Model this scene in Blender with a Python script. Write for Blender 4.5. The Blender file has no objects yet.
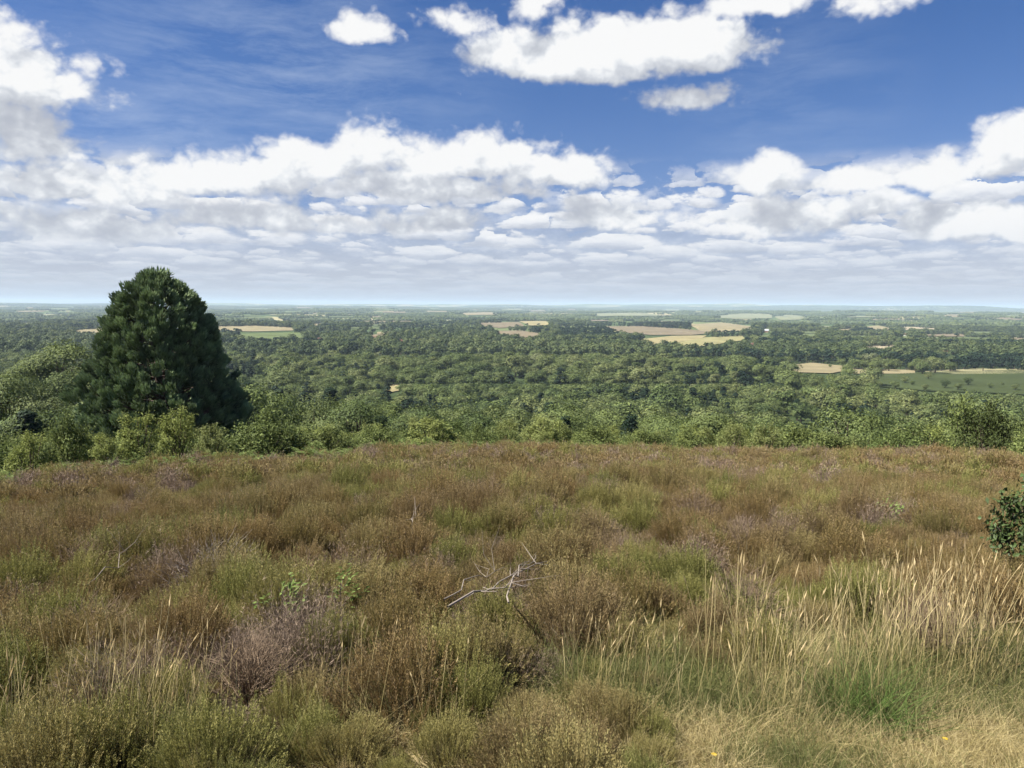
import bpy, math, numpy as np
from mathutils import Matrix, Vector
rng = np.random.default_rng(7)
S = bpy.context.scene
COL = S.collection
R = math.radians

# ------------------------------------------------------------------ camera
FPX = 773.0
CAMZ = 1.65
PITCH = math.atan((384-306.0)/FPX)
ROLL = R(0.36)
F0 = np.array([0, math.cos(PITCH), -math.sin(PITCH)])
R0 = np.array([1.0, 0, 0]); U0 = np.array([0, math.sin(PITCH), math.cos(PITCH)])
RV = math.cos(ROLL)*R0+math.sin(ROLL)*U0
UV = math.cos(ROLL)*U0-math.sin(ROLL)*R0
cd = bpy.data.cameras.new('camera'); cam = bpy.data.objects.new('camera', cd); COL.objects.link(cam)
cd.sensor_width = 36; cd.lens = FPX/1024*36; cd.clip_start = .05; cd.clip_end = 60000
M = Matrix.Identity(4)
for i in range(3):
    M[i][0] = RV[i]; M[i][1] = UV[i]; M[i][2] = -F0[i]
M[2][3] = CAMZ
cam.matrix_world = M
S.camera = cam

def pix_dir(px, py):
    d = F0+RV*((px-512)/FPX)+UV*((384-py)/FPX)
    return d/np.linalg.norm(d)
def project(x, y, z):
    x = np.asarray(x, float); y = np.asarray(y, float); z = np.asarray(z, float)-CAMZ
    f = x*F0[0]+y*F0[1]+z*F0[2]; f = np.where(f < .01, .01, f)
    r = x*RV[0]+y*RV[1]+z*RV[2]; u = x*UV[0]+y*UV[1]+z*UV[2]
    return 512+FPX*r/f, 384-FPX*u/f

# ------------------------------------------------------------------ noise
def _h(ix, iy, s):
    n = (ix.astype(np.int64)*374761393+iy.astype(np.int64)*668265263+s*974634777) & 0xffffffff
    n = ((n ^ (n >> 13))*1274126177) & 0xffffffff
    return ((n ^ (n >> 16)) & 0xffff)/65535.0
def vn(x, y, s=0):
    x = np.asarray(x, float); y = np.asarray(y, float)
    ix = np.floor(x); iy = np.floor(y); fx = x-ix; fy = y-iy
    fx = fx*fx*(3-2*fx); fy = fy*fy*(3-2*fy)
    ix = ix.astype(np.int64); iy = iy.astype(np.int64)
    a = _h(ix, iy, s); b = _h(ix+1, iy, s); c = _h(ix, iy+1, s); d = _h(ix+1, iy+1, s)
    return (a*(1-fx)+b*fx)*(1-fy)+(c*(1-fx)+d*fx)*fy
def fbm(x, y, s=0, o=3):
    t = 0; a = .5; n = 0
    for k in range(o):
        t = t+a*vn(x*2**k, y*2**k, s+k*17); n += a; a *= .5
    return t/n
def ss(a, b, x):
    t = np.clip((x-a)/(b-a), 0, 1); return t*t*(3-2*t)

# ------------------------------------------------------------------ terrain
PR = [0, 3, 5, 10, 20, 30, 40, 60, 80, 120, 200, 300, 500, 1000, 2500, 5000, 9000, 13000, 17000, 21000, 30000]
PZ = [0, -.22, -.5, -1.2, -2.65, -4.2, -6.1, -10.6, -15, -25, -42, -55, -62, -65, -68, -70, -66, -60, -38, 36, -60]
def terr(x, y):
    x = np.asarray(x, float); y = np.asarray(y, float)
    r = np.hypot(x, y); az = np.arctan2(x, np.where(np.abs(y) < 1e-6, 1e-6, y))
    z = np.interp(r, PR, PZ)
    back = ss(-2, -20, y)
    z = z*(1-back)+(-.5)*back*(r < 400)+z*back*(r >= 400)*0+back*(r >= 400)*(-.5)
    # spur on the left side
    z = z+17*np.exp(-((az+.52)/.26)**2)*ss(95, 165, r)*ss(520, 240, r)*(1-back)
    z = z-ss(8, 28, r)*ss(90, 45, r)*(.22*ss(.05, -.45, az)-.6*ss(.3, .6, az))
    # small humps of the heath
    hn = ss(2, 8, r)*ss(60, 35, r)
    z = z+hn*(.5*(fbm(x/6.0, y/6.0, 3, 2)-.5)+.30*(vn(x/1.4, y/1.4, 9)-.5))
    z = z+ss(120, 500, r)*6*(fbm(x/180, y/180, 11, 2)-.5)
    z = z+ss(900, 3500, r)*46*(fbm(x/1500, y/700, 21, 3)-.5)
    z = z+ss(3000, 8000, r)*84*(fbm(x/4200, y/1500, 31, 3)-.5)
    z = z+ss(14000, 18500, r)*250*(fbm(x/3800, y/9000, 41, 3)-.5)
    return z
def hit(px, py, h=0.0, r0=1.5, r1=24000):
    d = pix_dir(px, py)
    hl = math.hypot(d[0], d[1])
    for rr in (np.geomspace(r0, r1, 260), None):
        if rr is None: rr = np.linspace(lo, hi, 40)
        t = rr/hl
        X = d[0]*t; Y = d[1]*t; Z = CAMZ+d[2]*t
        below = Z < terr(X, Y)+h
        k = int(np.argmax(below)) if below.any() else len(rr)-1
        lo, hi = rr[max(k-1, 0)], rr[k]
    return X[k], Y[k]
def at_r(px, r):
    d = pix_dir(px, 306.0); a = math.atan2(d[0], d[1])
    return r*math.sin(a), r*math.cos(a)

# ------------------------------------------------------------------ object helpers
def mesh_np(name, V, Fa, mat=None, fattr=None, pattr=None, smooth=False):
    V = np.asarray(V, np.float32); Fa = np.asarray(Fa, np.int32)
    me = bpy.data.meshes.new(name)
    n, k = Fa.shape
    me.vertices.add(len(V)); me.vertices.foreach_set('co', V.ravel())
    me.loops.add(n*k); me.loops.foreach_set('vertex_index', Fa.ravel())
    me.polygons.add(n)
    me.polygons.foreach_set('loop_start', np.arange(0, n*k, k, dtype=np.int32))
    try: me.polygons.foreach_set('loop_total', np.full(n, k, np.int32))
    except Exception: pass
    me.polygons.foreach_set('use_smooth', np.full(n, smooth, bool))
    for a, v in (fattr or {}).items():
        at = me.attributes.new(a, 'FLOAT', 'FACE'); at.data.foreach_set('value', np.asarray(v, np.float32))
    for a, v in (pattr or {}).items():
        at = me.attributes.new(a, 'FLOAT', 'POINT'); at.data.foreach_set('value', np.asarray(v, np.float32))
    me.update(calc_edges=True)
    if mat: me.materials.append(mat)
    return me
def obj(name, me, parent=None, loc=(0, 0, 0), rz=0, sc=1):
    o = bpy.data.objects.new(name, me); COL.objects.link(o)
    if parent: o.parent = parent
    o.location = loc; o.rotation_euler = (0, 0, rz)
    o.scale = (sc, sc, sc) if np.isscalar(sc) else sc
    return o
def tag(o, label=None, cat=None, group=None, kind=None):
    if label: o['label'] = label
    if cat: o['category'] = cat
    if group: o['group'] = group
    if kind: o['kind'] = kind
    return o
def thing(name, parts, label, cat, loc, rz=0, sc=1, group=None):
    """Empty at the base with one mesh object for every (part name, mesh, [sub-parts])."""
    e = bpy.data.objects.new(name, None); COL.objects.link(e); e.empty_display_size = .2
    e.location = loc; e.rotation_euler = (0, 0, rz); e.scale = (sc, sc, sc) if np.isscalar(sc) else sc
    tag(e, label, cat, group)
    for p in parts:
        c = obj(p[0], p[1], e)
        for q in (p[2] if len(p) > 2 else []): obj(q[0], q[1], c)
    return e

class MB:
    """collects vertex/face blocks (faces of k corners)"""
    def __init__(s, k): s.k = k; s.V = []; s.F = []; s.n = 0; s.r = []; s.t = []
    def add(s, V, F, r=None, t=None):
        V = np.asarray(V, float).reshape(-1, 3); F = np.asarray(F, int).reshape(-1, s.k)
        s.V.append(V); s.F.append(F+s.n); s.n += len(V)
        s.r.append(np.full(len(F), .5) if r is None else np.broadcast_to(r, (len(F),)))
        s.t.append(np.zeros(len(V)) if t is None else np.broadcast_to(t, (len(V),)))
    def mesh(s, name, mat, smooth=False):
        return mesh_np(name, np.vstack(s.V), np.vstack(s.F), mat, {'r': np.concatenate(s.r)}, {'t': np.concatenate(s.t)}, smooth)

def unit(v): return v/np.maximum(np.linalg.norm(v, axis=-1, keepdims=True), 1e-9)
def rdir(n): return unit(rng.normal(size=(n, 3)))
def leaves(mb, C, N, ln, wd, r=None, axis=None, t=None):
    """diamond leaves at C facing roughly N; quads"""
    n = len(C); N = unit(N)
    a = rdir(n) if axis is None else unit(axis)
    if axis is not None: N = unit(N-a*np.sum(a*N, 1, keepdims=True))
    u = unit(a-N*np.sum(a*N, 1, keepdims=True)); v = np.cross(N, u)
    ln = np.broadcast_to(ln, (n,))[:, None]; wd = np.broadcast_to(wd, (n,))[:, None]
    P = np.stack([C-u*ln*.5, C+v*wd*.5-u*ln*.08+N*wd*.12, C+u*ln*.5, C-v*wd*.5-u*ln*.08+N*wd*.12], 1).reshape(-1, 3)
    mb.add(P, np.arange(4*n).reshape(n, 4), rng.random(n) if r is None else r, None if t is None else np.repeat(t, 4))
def tube(mb, P, rad, sides=5, t=None):
    """tapered tube along polyline, quads"""
    P = np.asarray(P, float); n = len(P); rad = np.broadcast_to(rad, (n,))
    T = np.gradient(P, axis=0); T = unit(T)
    ref = np.array([0, 0, 1.0]) if abs(T[0][2]) < .9 else np.array([1.0, 0, 0])
    u = unit(np.cross(T, ref)); v = np.cross(T, u)
    a = np.arange(sides)*2*math.pi/sides
    V = P[:, None, :]+rad[:, None, None]*(np.cos(a)[None, :, None]*u[:, None, :]+np.sin(a)[None, :, None]*v[:, None, :])
    i = np.arange(n-1)[:, None]*sides; j = np.arange(sides)[None, :]; j2 = (j+1) % sides
    F = np.stack([i+j, i+j2, i+sides+j2, i+sides+j], -1).reshape(-1, 4)
    mb.add(V.reshape(-1, 3), F, rng.random(), None if t is None else np.repeat(t, sides))
def strips(mb, B, D, L, W, bend, seg=3, r=None, taper=True, droop=None):
    """thin curved blades: base B, direction D, length L, width W, bend (vectors). quads"""
    n = len(B); D = unit(D)
    side = unit(np.cross(D, rdir(n)))
    L = np.broadcast_to(L, (n,))[:, None]; W = np.broadcast_to(W, (n,))[:, None]
    Vs = []; ts = []
    for k in range(seg+1):
        f = k/seg
        c = B+D*L*f+bend*(f**2)*L
        if droop is not None: c = c-np.array([0, 0, 1.0])*droop[:, None]*f**3*L
        w = W*(1-f*.93) if taper else W*(1-f*.4)
        Vs += [c-side*w*.5, c+side*w*.5]; ts += [np.full(n, f)]*2
    V = np.stack(Vs, 1).reshape(-1, 3); T = np.stack(ts, 1).reshape(-1)
    m = 2*(seg+1)
    b = np.arange(n)[:, None, None]*m; q = np.arange(seg)[None, :, None]*2
    Fq = (b+q+np.array([0, 1, 3, 2])[None, None, :]).reshape(-1, 4)
    rr = rng.random(n) if r is None else np.broadcast_to(r, (n,))
    mb.add(V, Fq, np.repeat(rr, seg), T)
    return B+D*L+bend*L-(0 if droop is None else np.array([0, 0, 1.0])*droop[:, None]*L)

# ------------------------------------------------------------------ materials
def nt(name):
    m = bpy.data.materials.new(name); m.use_nodes = True
    t = m.node_tree; t.nodes.clear()
    return m, t
def N(t, kind, **kw):
    n = t.nodes.new(kind)
    for k, v in kw.items():
        if k.startswith('i_'):
            n.inputs[k[2:].replace('_', ' ')].default_value = v
        else: setattr(n, k, v)
    return n
def ramp(t, pts, interp='LINEAR'):
    n = t.nodes.new('ShaderNodeValToRGB'); cr = n.color_ramp; cr.interpolation = interp
    while len(cr.elements) < len(pts): cr.elements.new(.5)
    for e, (p, c) in zip(cr.elements, pts):
        e.position = p; e.color = (*c, 1)
    return n
def math_(t, op, a, b=None, c=None, clamp=False):
    n = t.nodes.new('ShaderNodeMath'); n.operation = op; n.use_clamp = clamp
    for i, v in enumerate((a, b, c)):
        if v is None: continue
        if isinstance(v, (int, float)): n.inputs[i].default_value = v
        else: t.links.new(v, n.inputs[i])
    return n.outputs[0]
def vmul(t, col, fac):
    n = t.nodes.new('ShaderNodeVectorMath'); n.operation = 'SCALE'
    t.links.new(col, n.inputs[0])
    if isinstance(fac, (int, float)): n.inputs['Scale'].default_value = fac
    else: t.links.new(fac, n.inputs['Scale'])
    return n.outputs[0]
def mixc(t, fac, a, b):
    n = t.nodes.new('ShaderNodeMix'); n.data_type = 'RGBA'
    if isinstance(fac, (int, float)): n.inputs[0].default_value = fac
    else: t.links.new(fac, n.inputs[0])
    for k, v in ((6, a), (7, b)):
        if isinstance(v, tuple): n.inputs[k].default_value = (*v, 1)
        else: t.links.new(v, n.inputs[k])
    return n.outputs[2]
def attr(t, name):
    return N(t, 'ShaderNodeAttribute', attribute_name=name).outputs['Fac']
def noise(t, vec, scale, detail=2, rough=.5, dist=0):
    n = N(t, 'ShaderNodeTexNoise', i_Scale=scale, i_Detail=detail, i_Roughness=rough, i_Distortion=dist)
    if vec is not None: t.links.new(vec, n.inputs['Vector'])
    return n.outputs['Fac']
def finish(t, col, rough=.7, spec=.15, transl=0.0):
    p = N(t, 'ShaderNodeBsdfPrincipled'); p.inputs['Roughness'].default_value = rough
    p.inputs['Specular IOR Level'].default_value = spec
    if isinstance(col, tuple): p.inputs['Base Color'].default_value = (*col, 1)
    else: t.links.new(col, p.inputs['Base Color'])
    o = N(t, 'ShaderNodeOutputMaterial'); s = p.outputs[0]
    if transl > 0:
        tr = N(t, 'ShaderNodeBsdfTranslucent')
        if isinstance(col, tuple): tr.inputs[0].default_value = (*col, 1)
        else: t.links.new(col, tr.inputs[0])
        mx = N(t, 'ShaderNodeMixShader'); mx.inputs[0].default_value = transl
        t.links.new(p.outputs[0], mx.inputs[1]); t.links.new(tr.outputs[0], mx.inputs[2]); s = mx.outputs[0]
    t.links.new(s, o.inputs['Surface'])
    return p
def leaf_mat(name, cols, transl=.25, patch=0.0, spread=.7, lo=.55, spec=.15, rough=.65, base=None, tip=None):
    """colour picked per plant (random + patch noise over where it stands), brightness varied per leaf;
    base: (colour) at the foot of the blade, t attribute blends to the tip colour"""
    m, t = nt(name)
    oi = N(t, 'ShaderNodeObjectInfo')
    f = math_(t, 'MULTIPLY', oi.outputs['Random'], spread)
    if patch > 0:
        n = noise(t, oi.outputs['Location'], patch, 2)
        n = math_(t, 'MULTIPLY_ADD', n, 2.2, -.6)
        f = math_(t, 'ADD', f, math_(t, 'MULTIPLY', n, 1-spread))
    else:
        f = math_(t, 'ADD', f, (1-spread)/2)
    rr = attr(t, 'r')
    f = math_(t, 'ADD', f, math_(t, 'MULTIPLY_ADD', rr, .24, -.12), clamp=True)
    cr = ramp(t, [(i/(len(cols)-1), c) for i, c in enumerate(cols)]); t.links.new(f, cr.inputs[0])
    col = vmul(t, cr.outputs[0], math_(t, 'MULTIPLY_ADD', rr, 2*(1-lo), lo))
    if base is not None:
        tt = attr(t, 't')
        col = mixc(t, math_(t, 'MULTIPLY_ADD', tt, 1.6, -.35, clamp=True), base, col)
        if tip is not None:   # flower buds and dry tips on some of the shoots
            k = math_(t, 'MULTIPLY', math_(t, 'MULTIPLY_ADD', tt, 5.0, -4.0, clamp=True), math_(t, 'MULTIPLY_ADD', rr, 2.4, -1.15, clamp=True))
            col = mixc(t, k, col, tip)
    finish(t, col, rough, spec, transl)
    return m
def plain_mat(name, col, rough=.8, var=.5, scale=20, transl=0, spec=.15):
    m, t = nt(name)
    oc = N(t, 'ShaderNodeTexCoord')
    n = noise(t, oc.outputs['Object'], scale, 4)
    c = mixc(t, math_(t, 'MULTIPLY_ADD', n, 1.6, -.3, clamp=True), tuple(x*(1-var) for x in col), tuple(min(1, x*(1+var)) for x in col))
    rr = attr(t, 'r')
    finish(t, c, rough, spec, transl)
    return m

BARK = plain_mat('bark', (.11, .085, .065), .9, .5, 12)
BARK_PALE = plain_mat('pale_bark', (.33, .31, .27), .9, .5, 9)
OAK = leaf_mat('broadleaf_foliage', [(.034, .052, .022), (.060, .086, .030), (.098, .132, .042), (.138, .170, .054), (.108, .135, .052), (.180, .200, .068), (.170, .190, .100)], .22, .009, .55, .6)
OAKFAR = leaf_mat('distant_foliage', [(.034, .052, .022), (.056, .080, .030), (.082, .110, .040), (.118, .145, .052), (.155, .172, .068)], .15, .0016, .6, .7)
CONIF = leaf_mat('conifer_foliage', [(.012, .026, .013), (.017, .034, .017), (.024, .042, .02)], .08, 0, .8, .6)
PINE = leaf_mat('pine_needles', [(.125, .172, .080), (.15, .198, .092), (.17, .218, .10)], .12, 0, .6, .35, spec=.12, rough=.6)
BIRCH = leaf_mat('birch_leaves', [(.19, .22, .06), (.24, .27, .08), (.20, .22, .085)], .35, 0, .8, .6)
SHRUBM = leaf_mat('shrub_leaves', [(.095, .13, .040), (.12, .155, .048), (.155, .185, .058), (.13, .145, .058)], .3, .15, .6, .6)
BRACK = leaf_mat('bracken_fronds', [(.12, .165, .045), (.14, .185, .055), (.17, .20, .065)], .3, .2, .6, .6)
HOLLY = leaf_mat('dark_glossy_leaves', [(.045, .07, .022), (.065, .095, .03)], .15, 0, .8, .5, spec=.25, rough=.5)
SAPM = leaf_mat('oak_sapling_leaves', [(.15, .21, .05), (.20, .26, .08)], .35, 0, .8, .7)
H_GREEN = leaf_mat('green_heather', [(.15, .16, .052), (.205, .21, .062), (.26, .25, .076), (.30, .265, .095), (.29, .225, .10), (.24, .18, .095)], .25, 2.2, .7, .5, base=(.06, .045, .03), tip=(.34, .30, .13))  # base: brown woody stems, also darkened to paint the shade inside the bush
H_RUST = leaf_mat('rusty_heather', [(.19, .18, .060), (.24, .19, .070), (.28, .20, .082), (.25, .185, .090), (.30, .25, .095), (.23, .185, .11)], .25, 2.2, .7, .5, base=(.065, .045, .032), tip=(.30, .22, .13))  # dark base is stem brown plus inner shade painted below the tips
H_GREY = leaf_mat('bare_heather_twigs', [(.20, .145, .10), (.25, .185, .13), (.27, .205, .15), (.23, .16, .10)], .1, .5, .7, .5, base=(.11, .08, .06))  # base colour: woody brown with the bush's inner shade painted in
STRAW = leaf_mat('dry_grass', [(.42, .33, .16), (.50, .41, .21), (.55, .46, .26)], .3, 0, .5, .65, base=(.30, .25, .10))
SEED = leaf_mat('seed_heads', [(.52, .40, .21), (.60, .49, .28)], .3, 0, .5, .7)
GREENG = leaf_mat('green_grass', [(.125, .14, .042), (.165, .175, .06), (.22, .21, .085)], .35, 1.2, .5, .65, base=(.10, .12, .04))
DEAD = plain_mat('dead_wood', (.26, .22, .18), .9, .35, 30)
DEADT = plain_mat('dead_twigs', (.23, .168, .112), .9, .35, 30)

# ------------------------------------------------------------------ ground sheet
ang_f = np.radians(np.arange(-46, 46.01, .4)); ang_b = np.radians(np.arange(50, 311, 5))
ANG = np.concatenate([ang_f, ang_b])
RG = np.concatenate([np.arange(.4, 6, .2), np.arange(6, 45, .5), np.geomspace(45, 34000, 330)])
AA, RR = np.meshgrid(ANG, RG)
GX = RR*np.sin(AA); GY = RR*np.cos(AA); GZ = terr(GX, GY)
V = np.stack([GX, GY, GZ], -1).reshape(-1, 3); V = np.vstack([V, [0, 0, 0]])
nr, na = AA.shape
i = np.arange(nr-1)[:, None]*na; j = np.arange(na)[None, :]; j2 = (j+1) % na
Fq = np.stack([i+j, i+j2, i+na+j2, i+na+j], -1).reshape(-1, 4)[:, ::-1]
Fc = np.stack([np.full(na, len(V)-1), (np.arange(na)+1) % na, np.arange(na), np.arange(na)], -1)
gm, t = nt('ground')
geo = N(t, 'ShaderNodeNewGeometry'); P = geo.outputs['Position']
sep = N(t, 'ShaderNodeSeparateXYZ'); t.links.new(P, sep.inputs[0])
ln = N(t, 'ShaderNodeVectorMath', operation='LENGTH'); t.links.new(P, ln.inputs[0]); dist = ln.outputs['Value']
n1 = noise(t, P, 9, 5, .65); n2 = noise(t, P, 1.1, 3)
soil = ramp(t, [(.3, (.030, .024, .016)), (.5, (.06, .046, .03)), (.7, (.11, .085, .055))]); t.links.new(n1, soil.inputs[0])
straw = ramp(t, [(.25, (.10, .11, .04)), (.45, (.25, .20, .10)), (.6, (.36, .29, .15)), (.75, (.42, .36, .22))]); t.links.new(noise(t, P, 25, 5, .7), straw.inputs[0])
near = math_(t, 'SUBTRACT', 4.6, math_(t, 'MULTIPLY_ADD', sep.outputs[0], -.35, math_(t, 'ADD', sep.outputs[1], math_(t, 'MULTIPLY', n2, 1.6))), clamp=True)
c = mixc(t, near, soil.outputs[0], straw.outputs[0])
under = ramp(t, [(.3, (.025, .04, .014)), (.7, (.055, .075, .025))]); t.links.new(noise(t, P, .12, 4), under.inputs[0])
c = mixc(t, math_(t, 'MULTIPLY', math_(t, 'SUBTRACT', dist, 34), .1, clamp=True), c, under.outputs[0])
vor = N(t, 'ShaderNodeTexVoronoi', i_Scale=.0028); 
wrp = N(t, 'ShaderNodeVectorMath', operation='MULTIPLY'); t.links.new(P, wrp.inputs[0]); wrp.inputs[1].default_value = (1, .8, 0)
t.links.new(wrp.outputs[0], vor.inputs['Vector'])
sc_ = N(t, 'ShaderNodeSeparateColor'); t.links.new(vor.outputs['Color'], sc_.inputs[0])
past = ramp(t, [(0, (.05, .085, .025)), (.35, (.09, .13, .04)), (.6, (.14, .17, .06)), (.8, (.30, .26, .13)), (.93, (.38, .33, .18))], 'CONSTANT'); t.links.new(sc_.outputs[0], past.inputs[0])
pc = mixc(t, math_(t, 'MULTIPLY', noise(t, P, .01, 3), .5), past.outputs[0], (.10, .12, .05))
c = mixc(t, math_(t, 'MULTIPLY', math_(t, 'SUBTRACT', dist, 1500), .002, clamp=True), c, pc)
p = finish(t, c, .95, .1)
bp = N(t, 'ShaderNodeBump', i_Strength=.6, i_Distance=.05); t.links.new(n1, bp.inputs['Height']); t.links.new(bp.outputs[0], p.inputs['Normal'])
gmesh = mesh_np('ground', V, np.vstack([Fq, Fc]) if False else Fq, gm, smooth=True)
tag(obj('ground', gmesh), 'sloping heath ground falling away into the wooded valley', None, None, 'structure')

# ------------------------------------------------------------------ fields (draped sheets)
def poly_mask(poly, px, py):
    poly = np.asarray(poly, float); c = np.zeros(np.shape(px), bool)
    x0, y0 = poly[-1]
    for x1, y1 in poly:
        cond = ((y0 > py) != (y1 > py))
        with np.errstate(divide='ignore', invalid='ignore'):
            xx = (x1-x0)*(py-y0)/(y1-y0)+x0
        c ^= cond & (px < xx)
        x0, y0 = x1, y1
    return c
TAN = (.25, .213, .118); GOLD = (.29, .25, .125); BRN = (.19, .155, .095); PALE = (.20, .21, .115); GRN = (.11, .14, .05); SHADED_GRN = (.052, .068, .022); STUB = (.33, .28, .18)
FIELDS = [
 ([(789, 366), (812, 363.5), (846, 367), (848, 370.5), (831, 373.5), (792, 372.5)], TAN, 'small straw-coloured clearing left of the green meadow'),
 ([(853, 369), (915, 371), (915, 374), (853, 374)], TAN, 'thin straw-coloured strip between the clearing and the dark wood'),
 ([(868, 376), (930, 373), (1040, 370), (1040, 396), (985, 393), (925, 391), (880, 387)], SHADED_GRN, 'broad green meadow at the right, coloured dark as under cloud shadow'),  # a cloud's shadow is put into this meadow's green
 ([(925, 372), (975, 369.5), (1040, 370), (1040, 373.5), (950, 374.5)], (.26, .24, .13), 'pale dry strip along the top of the green meadow'),
 ([(690, 325), (722, 323), (752, 327), (750, 330.5), (722, 332), (700, 331)], TAN, 'bare tan field in front of the pale green pastures'),
 ([(600, 327), (640, 326.5), (690, 330), (715, 333), (690, 335), (650, 335), (622, 332)], BRN, 'long brown ploughed field'),
 ([(640, 340), (672, 336.5), (706, 336), (700, 339), (672, 343), (646, 345)], GOLD, 'golden field nearest the centre hedges'),
 ([(674, 344), (705, 338), (742, 336), (745, 340), (712, 345), (684, 348)], (.26, .24, .11), 'yellow-green field beside the farmstead'),
 ([(480, 323), (520, 322.5), (524, 326), (500, 328), (484, 326)], BRN, 'brown field at the foot of the far woods'),
 ([(520, 321.5), (548, 321.5), (549, 325), (530, 325.5)], GOLD, 'small bright yellow field'),
 ([(492, 331.5), (520, 331), (542, 334), (536, 338), (510, 337)], BRN, 'brown field between dark tree belts'),
 ([(212, 327), (258, 326), (292, 328), (294, 330.5), (250, 331.5), (216, 330.5)], TAN, 'tan field right of the big pine'),
 ([(238, 334.5), (300, 333), (304, 338), (262, 340.5), (246, 339)], GRN, 'bright green field below the tan field'),
 ([(712, 317), (740, 314), (772, 314), (772, 318), (738, 319)], PALE, 'pale green pasture, the left of two on the far slope'),
 ([(775, 317), (788, 315), (806, 317), (800, 319.5), (780, 320)], PALE, 'pale green pasture, the right of two on the far slope'),
 ([(862, 347.5), (878, 346), (894, 346), (893, 349), (866, 349.5)], STUB, 'narrow pale stubble field in the woods'),
 ([(862, 327.5), (878, 326), (892, 329), (886, 331)], TAN, 'small tan field below the distant ridge'),
 ([(900, 327.5), (915, 327.5), (940, 329), (935, 330.5), (905, 330)], STUB, 'pale sliver of field on the right'),
 ([(386, 389), (392, 385.5), (399, 386), (399, 391), (388, 393)], GOLD, 'tiny golden clearing among the near trees'),
 ([(75, 331), (106, 328), (106, 333), (80, 334)], TAN, 'tan field seen left of the big pine'),
 ([(460, 313), (490, 312.5), (500, 314.5), (465, 315)], TAN, 'pale field high on the far plain'),
 ([(590, 314), (640, 313), (660, 315.5), (600, 316)], PALE, 'green strip high on the far plain'),
]
frs = np.random.default_rng(21)
boxes = [(np.array(f[0]).min(0)-2, np.array(f[0]).max(0)+2) for f in FIELDS]
for _ in range(2500):
    if len(FIELDS) > 125: break
    cx = 1034-1044*frs.random()**1.35; cy = 309+28*frs.random()**1.4
    w_ = frs.uniform(10, 40)*(.7+.02*(cy-309)); h_ = max(.55, (cy-306)*frs.uniform(.04, .085)); sk = frs.uniform(-4, 4); tl = frs.uniform(-.3, .3)*h_
    cy += (cx-512)*math.tan(ROLL)
    q = np.array([(cx-w_*.5+sk, cy-h_*.5-tl), (cx+w_*.4+sk, cy-h_*.5+tl), (cx+w_*.5-sk, cy+h_*.5+tl), (cx-w_*.45-sk, cy+h_*.5-tl)])
    lo_, hi_ = q.min(0), q.max(0)
    if any((lo_[0] < b[0]) and (hi_[0] > a[0]) and (lo_[1] < b[1]) and (hi_[1] > a[1]) for a, b in boxes): continue
    boxes.append((lo_-[1, .4], hi_+[1, .4]))
    FIELDS.append((q, [TAN, PALE, GRN, (.12, .15, .06), BRN, (.10, .125, .05)][int(frs.integers(0, 6))], 'distant farm field on the plain'))
for pts, colr, lab in FIELDS:
    q = np.array(pts)
    x0, y0 = q.min(0)-1; x1, y1 = q.max(0)+1
    m, t = nt('field_soil')
    geo = N(t, 'ShaderNodeNewGeometry'); Pn = geo.outputs['Position']
    nn = noise(t, Pn, .02, 6, .65)
    nn = math_(t, 'ADD', math_(t, 'MULTIPLY', nn, .6), math_(t, 'MULTIPLY', noise(t, Pn, .11, 5, .7), .4))
    c = mixc(t, math_(t, 'MULTIPLY_ADD', nn, 2.8, -.9, clamp=True), tuple(v*.6 for v in colr), tuple(min(1, v*1.2) for v in colr))
    finish(t, c, .95, .1)
    # outline dense, hit terrain, triangulated as a grid of hit points across the outline
    nx = max(6, int((x1-x0)/3)); ny = max(6, int((y1-y0)/.4))
    gx = np.linspace(q[:, 0].min(), q[:, 0].max(), nx)
    rows = []
    for xx in gx:
        ys = []
        xe = min(max(xx, q[:, 0].min()+.3), q[:, 0].max()-.3)
        a = q[-1]
        for b in q:
            if (a[0] > xe) != (b[0] > xe): ys.append(a[1]+(b[1]-a[1])*(xe-a[0])/(b[0]-a[0]))
            a = b
        lo_, hi_ = min(ys), max(ys)
        hi_ += .6
        for f in np.linspace(0, 1, ny):
            X, Y = hit(xx, lo_+(hi_-lo_)*f)
            r_ = math.hypot(X, Y)
            rows.append((X, Y, float(terr(X, Y))+.5+r_*.0006))
    Vf = np.array(rows); i = np.arange(nx-1)[:, None]*ny; j = np.arange(ny-1)[None, :]
    Ff = np.stack([i+j, i+j+1, i+ny+j+1, i+ny+j], -1).reshape(-1, 4)
    rf = np.hypot(Vf[:, 0], Vf[:, 1])[Ff]; Ff = Ff[rf.max(1)/rf.min(1) < 1.5]
    tag(obj('field', mesh_np('field', Vf, Ff, m, smooth=True)), lab, None, None, 'structure')

HOUSES = [(68, 313.5, 26, 'w', 'distant white house left of the big pine, alone in the woods'),
          (766, 332.5, 20, 'g', 'grey-roofed barn behind the pale golden fields'),
          (738, 347, 13, 'w', 'white-walled farmhouse under the golden fields'),
          (752, 346.5, 12, 'r', 'red-tiled farmhouse just right of the white-walled one'),
          (596, 349, 12, 'w', 'small white cottage among trees at the middle of the woods'),
          (956, 354, 15, 'r', 'red-tiled house above the dark tree belt at the right'),
          (945, 354.5, 12, 'w', 'cream house left of the red-tiled one at the right'),
          (375, 340, 14, 'w', 'pale cottage in woods left of the middle'),
          (402, 343, 12, 'r', 'red-tiled cottage in woods left of the middle'),
          (320, 341, 12, 'w', 'pale house among trees right of the big pine'),
          (905, 336, 14, 'w', 'white house on the wooded rise at the right')]
KEEP = [np.array(f[0]) for f in FIELDS]
for hx, hy, w, _, _ in HOUSES:
    KEEP.append(np.array([(hx-2.6, hy-3), (hx+2.6, hy-3), (hx+2.6, hy), (hx-2.6, hy)]))

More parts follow.
